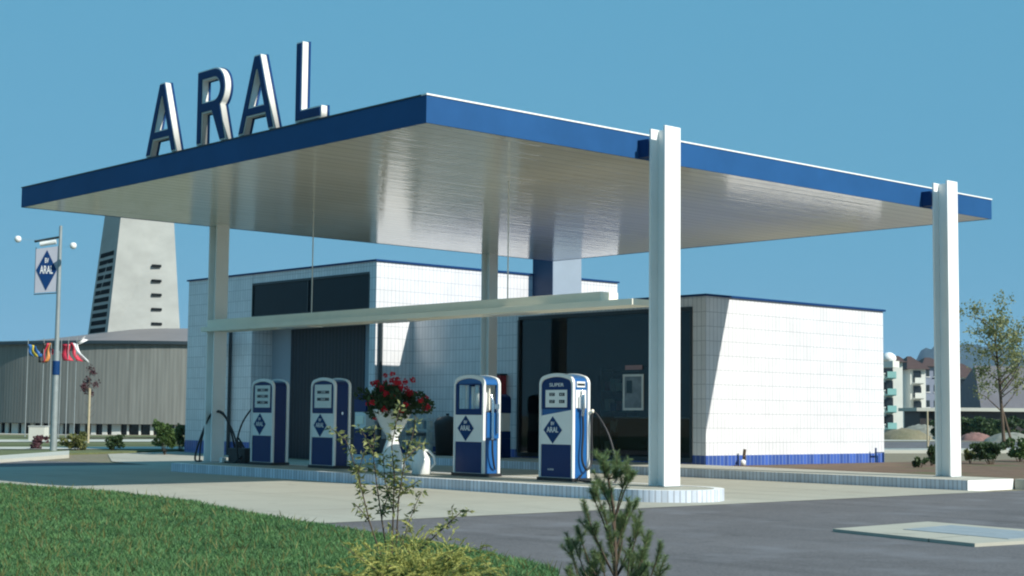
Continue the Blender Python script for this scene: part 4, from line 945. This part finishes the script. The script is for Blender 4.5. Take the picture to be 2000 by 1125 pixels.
# young pine
pp_ = at(1205, 1125, 8.3); pi_ = empty('young_pine', (pp_.x, pp_.y, .0), 'small young pine with upright candles at the bottom edge', 'pine tree')
def WP(u, v, D=8.3): return at(u, v, D) - Vector((pp_.x, pp_.y, 0))
rp_ = random.Random(6); b = MB(); tw_ = []
trunk = [WP(1203, 1330), WP(1204, 1200), WP(1202, 1080), WP(1198, 990), WP(1188, 935), WP(1186, 905)]
b.tube(trunk, .014, 0, 8, .004)
br = [((1203, 1230), (1130, 1120), (1106, 1042)), ((1203, 1230), (1270, 1130), (1292, 1065)), ((1203, 1190), (1150, 1100), (1128, 1030)), ((1203, 1190), (1250, 1110), (1272, 1040)), ((1202, 1130), (1160, 1050), (1140, 985)), ((1202, 1130), (1235, 1060), (1252, 1000)),
      ((1201, 1080), (1175, 1010), (1152, 955)), ((1201, 1080), (1225, 1020), (1246, 975)), ((1200, 1040), (1190, 985), (1168, 938)), ((1199, 1020), (1212, 965), (1225, 930)), ((1203, 1210), (1180, 1120), (1172, 1060)), ((1203, 1210), (1225, 1140), (1230, 1075)), ((1202, 1150), (1196, 1080), (1186, 1030)),
      ((1202, 1160), (1240, 1120), (1262, 1085)), ((1202, 1160), (1170, 1130), (1146, 1090)), ((1188, 935), (1178, 915), (1172, 893)), ((1188, 935), (1200, 920), (1212, 905)), ((1202, 1120), (1215, 1060), (1214, 1010)), ((1203, 1250), (1160, 1170), (1150, 1110)), ((1203, 1250), (1240, 1180), (1262, 1120)), ((1203, 1270), (1120, 1190), (1112, 1110)), ((1203, 1270), (1285, 1180), (1285, 1105))]
for q in br:
    for rep in range(2):
        dd = rp_.uniform(-.16, .16); ju_ = rp_.uniform(-14, 14) if rep else 0; jv_ = rp_.uniform(-10, 22) if rep else 0
        P = [WP(q[0][0], q[0][1]), WP(q[1][0] + ju_ * .6, q[1][1] + jv_, 8.3 + dd * .6), WP(q[2][0] + ju_, q[2][1] + jv_, 8.3 + dd)]
        mid_ = [P[0], P[0].lerp(P[1], .5), P[1], P[1].lerp(P[2], .5), P[2]]; b.tube(mid_, .0055, 0, 6, .002); tw_.append(mid_[1:]); tw_.append(mid_[3:])
        for _ in range(3):
            s = P[1].lerp(P[2], rp_.uniform(-.3, .8)); e_ = s + Vector((rp_.gauss(0, .03), rp_.gauss(0, .03), rp_.uniform(.04, .09))); b.tube([s, e_], .003, 0, 5, .0015); tw_.append([s, s.lerp(e_, .5), e_])
tw_.append(trunk[3:]); tw_.append(trunk[4:])
b.build('branches', 'bark', pi_)
V, F = needles(tw_, 190, .034, .0011, .85, 5, .0); soup('needles', V, F, 'leaf_pine', pi_)
# some loose weeds at the lawn edge
# ------------------------------------------------------------------ background right
hd = 2600.
prof_h = [(1640, 815), (1700, 790), (1750, 742), (1780, 716), (1800, 690), (1818, 681), (1850, 679), (1900, 676), (1950, 680), (2000, 690), (2080, 700), (2200, 760), (2300, 812)]
Vh = []; Fh = []
us = np.linspace(1640, 2300, 67); vs_ = np.interp(us, [p[0] for p in prof_h], [p[1] for p in prof_h]); rh = np.random.default_rng(2)
rows = 12
for r_ in range(rows):
    t = r_ / (rows - 1); Dh = hd - 900 + 1800 * t; kk = math.sin(PI * t)
    for i, u in enumerate(us):
        p = at(u, 800, Dh); ztop = at(u, vs_[i], hd).z; Vh.append((p.x, p.y, -5 + (ztop + 5) * kk ** .8 + (rh.normal() * 2.2 if kk > .2 else 0)))
Fh = [(r_ * 67 + i, r_ * 67 + i + 1, (r_ + 1) * 67 + i + 1, (r_ + 1) * 67 + i) for r_ in range(rows - 1) for i in range(66)]
b = MB(); b.add(Vh, Fh, 0, None, True); tag(b.build('hill', 'hill'), None, None, None, 'structure')
rzv = math.atan2(vr.y, vr.x)
def block(u0, u1, vt, vb, D, depth, label, roofv=None, cols='house_wall', floors=4, wins=2, balc=None, roofm='brown_roof', grp='apartment blocks in the distance on the right', rot=0.):
    """house whose front spans u0..u1 at distance D"""
    pl = at(u0, vb, D); pr = at(u1, vb, D); zt = at((u0 + u1) / 2, vt, D).z; w_ = (pr - pl).length; h = zt + .3
    o = empty('apartment_block', (pl.x, pl.y, 0), label, 'apartment block', grp, rzv + rot)
    b = MB(); b.box((0, 0, -.3), (w_, depth, h)); b.build('wall', cols, o)
    if roofv:
        zr_ = at((u0 + u1) / 2, roofv, D).z - zt; e = .5
        b = MB(); V = [(-e, -e, h), (w_ + e, -e, h), (w_ + e, depth + e, h), (-e, depth + e, h), (w_ * .5 - w_ * .12, depth * .5, h + zr_), (w_ * .5 + w_ * .12, depth * .5, h + zr_)]
        b.add(V, [(0, 1, 5, 4), (1, 2, 5), (2, 3, 4, 5), (3, 0, 4), (0, 3, 2, 1)]); b.build('roof', roofm, o)
    fh = h / floors
    for f_ in range(floors):
        for j in range(wins):
            x = w_ * (j + .5) / wins; b = MB(); ww = w_ / wins * .2; b.box((x - ww, -.06, f_ * fh + fh * .35), (x + ww, .0, f_ * fh + fh * .8)); wi = b.build('window', 'window_dark' if cols == 'house_wall' else 'dark_frame', o)
            b = MB(); b.box((x - ww - .08, -.09, f_ * fh + fh * .30), (x + ww + .08, -.061, f_ * fh + fh * .345)); b.build('sill', 'white_paint', wi)
        if balc:
            x0, x1 = balc[0] * w_, balc[1] * w_; b = MB(); b.box((x0, -1.3, f_ * fh + .1), (x1, -1.2, f_ * fh + fh * .42)); b.box((x0, -1.2, f_ * fh), (x1, 0, f_ * fh + .12)); b.build('balcony', balc[2], o)
            b = MB(); b.box((x0 + .1, -.12, f_ * fh + fh * .12), (x1 - .1, -.061, f_ * fh + fh * .9)); b.build('balcony_door', 'window_dark', o)
    return o
block(1700, 1764, 712, 838, 170, 9, 'white apartment block with turquoise balconies right behind the sales building', 690, balc=(.45, .72, 'balcony'), wins=1)
block(1757, 1782, 722, 836, 185, 8, 'narrow white apartment wing with small windows in the middle of the row', 697, wins=2)
block(1779, 1809, 726, 832, 178, 8, 'white apartment block with dark loggias left of the far right column', 698, balc=(.12, .72, 'house_wall'), wins=1)
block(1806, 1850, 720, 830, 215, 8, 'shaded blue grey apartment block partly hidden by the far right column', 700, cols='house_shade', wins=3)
block(1868, 1922, 742, 826, 190, 9, 'white apartment block with red and turquoise balcony right of the far right column', 712, balc=(.12, .5, 'balcony'), wins=1, floors=3)
dm = empty('roof_dome', tuple(at(1736, 689, 168)), 'white rounded tank on the roof of the balcony block', 'tank')
b = MB(); b.lathe([(0, -.9), (.7, -.9), (.8, -.6), (.65, -.25), (.3, .0), (0, .06)], n=20); b.build('tank', 'white_paint', dm); b = MB(); b.box((-.9, -.6, -1.6), (.9, .6, -.9)); b.build('stand', 'house_wall', dm)
rc = at(1890, 708, 150); 
# big grey roofed hall
pl_ = at(1922, 800, 120); gr_ = empty('grey_roof_hall', (pl_.x, pl_.y, 0), 'long hall with big plain grey roof behind the tree on the right', 'hall', rz=rzv)
wdh = 14.; zt = at(1960, 722, 130).z; zb_ = at(1960, 800, 120).z
b = MB(); b.box((0, 0, -.3), (wdh, 9, zb_)); b.build('wall', 'interior_dark', gr_)
b = MB(); b.add([(-.4, -.6, zb_), (wdh, -.6, zb_), (wdh, 1.0, zt), (-.4, 1.0, zt), (-.4, 9.6, zb_), (wdh, 9.6, zb_), (-.4, -.6, zb_ - .25), (wdh, -.6, zb_ - .25)], [(0, 1, 2, 3), (3, 2, 5, 4), (0, 3, 4), (1, 5, 2), (6, 7, 1, 0)]); b.build('roof', 'grey_roof', gr_)
# dark hedge / garages
for u0, u1, D_, nm in ((1797, 1832, 100, 'dark low shed with pale flat roof left of the far right column'), (1872, 2040, 98, 'long dark low shed with pale roof edge behind the tree')):
    a0 = at(u0, 845, D_); a1 = at(u1, 845, D_); w_ = (a1 - a0).length; z1 = at(u0, 803, D_).z
    o = empty('low_shed', (a0.x, a0.y, 0), nm, 'shed', 'low sheds on the right', rzv); b = MB(); b.box((0, 0, -.3), (w_, 4, z1)); b.build('wall', 'leaf_dark' if 0 else 'interior_dark', o)
    b = MB(); b.box((-.3, -.4, z1), (w_ + .3, 4.4, z1 + .22)); b.build('roof', 'pale_path', o)
for i, u in enumerate((1850, 1885, 1915, 1950, 1985)):
    bush('hedge_bush', u, 850, 92 + (i % 2) * 2, 2.4, 1.35 + .2 * (i % 3), 'leaf_dark', ['dark bush in front of the low shed, right behind the far right column', 'dark bush before the shed, second from the column', 'dark bush before the shed, left of the tree trunk', 'dark bush before the shed, behind the tree trunk', 'dark bush before the shed, right of the tree trunk'][i], 'bush', 'dark bushes before the low shed', 900, .16, 40 + i, 12, .0)
def mound(u, v, D, wd, ht, mat, label, sd):
    p = at(u, v, D); o = empty('soil_heap', (p.x, p.y, 0), label, 'soil heap', 'heaps of soil and rubble'); r = np.random.default_rng(sd); n = 22; b = MB(); V = []
    for i in range(n):
        for j in range(n):
            x = (i / (n - 1) * 2 - 1); y = (j / (n - 1) * 2 - 1); q = max(0, 1 - (x * x + y * y)); V.append((x * wd / 2, y * wd / 2.5, -.15 + ht * q ** .8 + (r.normal() * .05 * ht if q > .05 else 0)))
    b.add(V, [(i * n + j, (i + 1) * n + j, (i + 1) * n + j + 1, i * n + j + 1) for i in range(n - 1) for j in range(n - 1)], 0, None, True); b.build('heap', mat, o); return o
M['red_earth'] = simple('reddish rubble', (.24, .13, .11), .9, .3, 3, .5, bscale=6); M['grey_earth'] = simple('grey rubble', (.24, .24, .20), .9, .3, 2, .5, bscale=6)
mound(1765, 845, 92, 3.8, .75, 'earth', 'long brown soil heap right of the sunlit white wall', 1); mound(1800, 842, 96, 4.4, .95, 'grey_earth', 'grey brown rubble heap left of the far right column', 2)
mound(1905, 853, 88, 2.4, .6, 'red_earth', 'reddish soil heap right of the far right column', 3); mound(1975, 857, 86, 3.4, .62, 'grey_earth', 'grey rubble heap behind the tree trunk', 4)
sp_ = at(1812, 872, 63); stk = empty('timber_stake', (sp_.x, sp_.y, 0), 'thin timber stake standing beside the road left of the far right column', 'stake'); b = MB(); b.tube([(0, 0, 0), (0, 0, 1.5)], .035, 0, 6); b.tube([(-.02, .02, 0), (.1, .05, .5)], .02, 0, 6); b.build('stake_post', 'stake', stk)

# ------------------------------------------------------------------ air
hb = MB(); hb.box((-4600, -3500, -9), (3600, 5600, 260)); hz = hb.build('haze', 'white_paint'); hz.data.materials.clear()
hm = bpy.data.materials.new('haze air'); hm.use_nodes = True; hn = hm.node_tree; hn.nodes.clear(); ho = hn.nodes.new('ShaderNodeOutputMaterial'); hv = hn.nodes.new('ShaderNodeVolumePrincipled')
hv.inputs['Color'].default_value = (.50, .74, 1, 1); hv.inputs['Density'].default_value = .00011; hn.links.new(hv.outputs[0], ho.inputs['Volume']); hz.data.materials.append(hm)
tag(hz, 'thin pale haze in the air over the whole scene', 'haze', None, 'stuff')
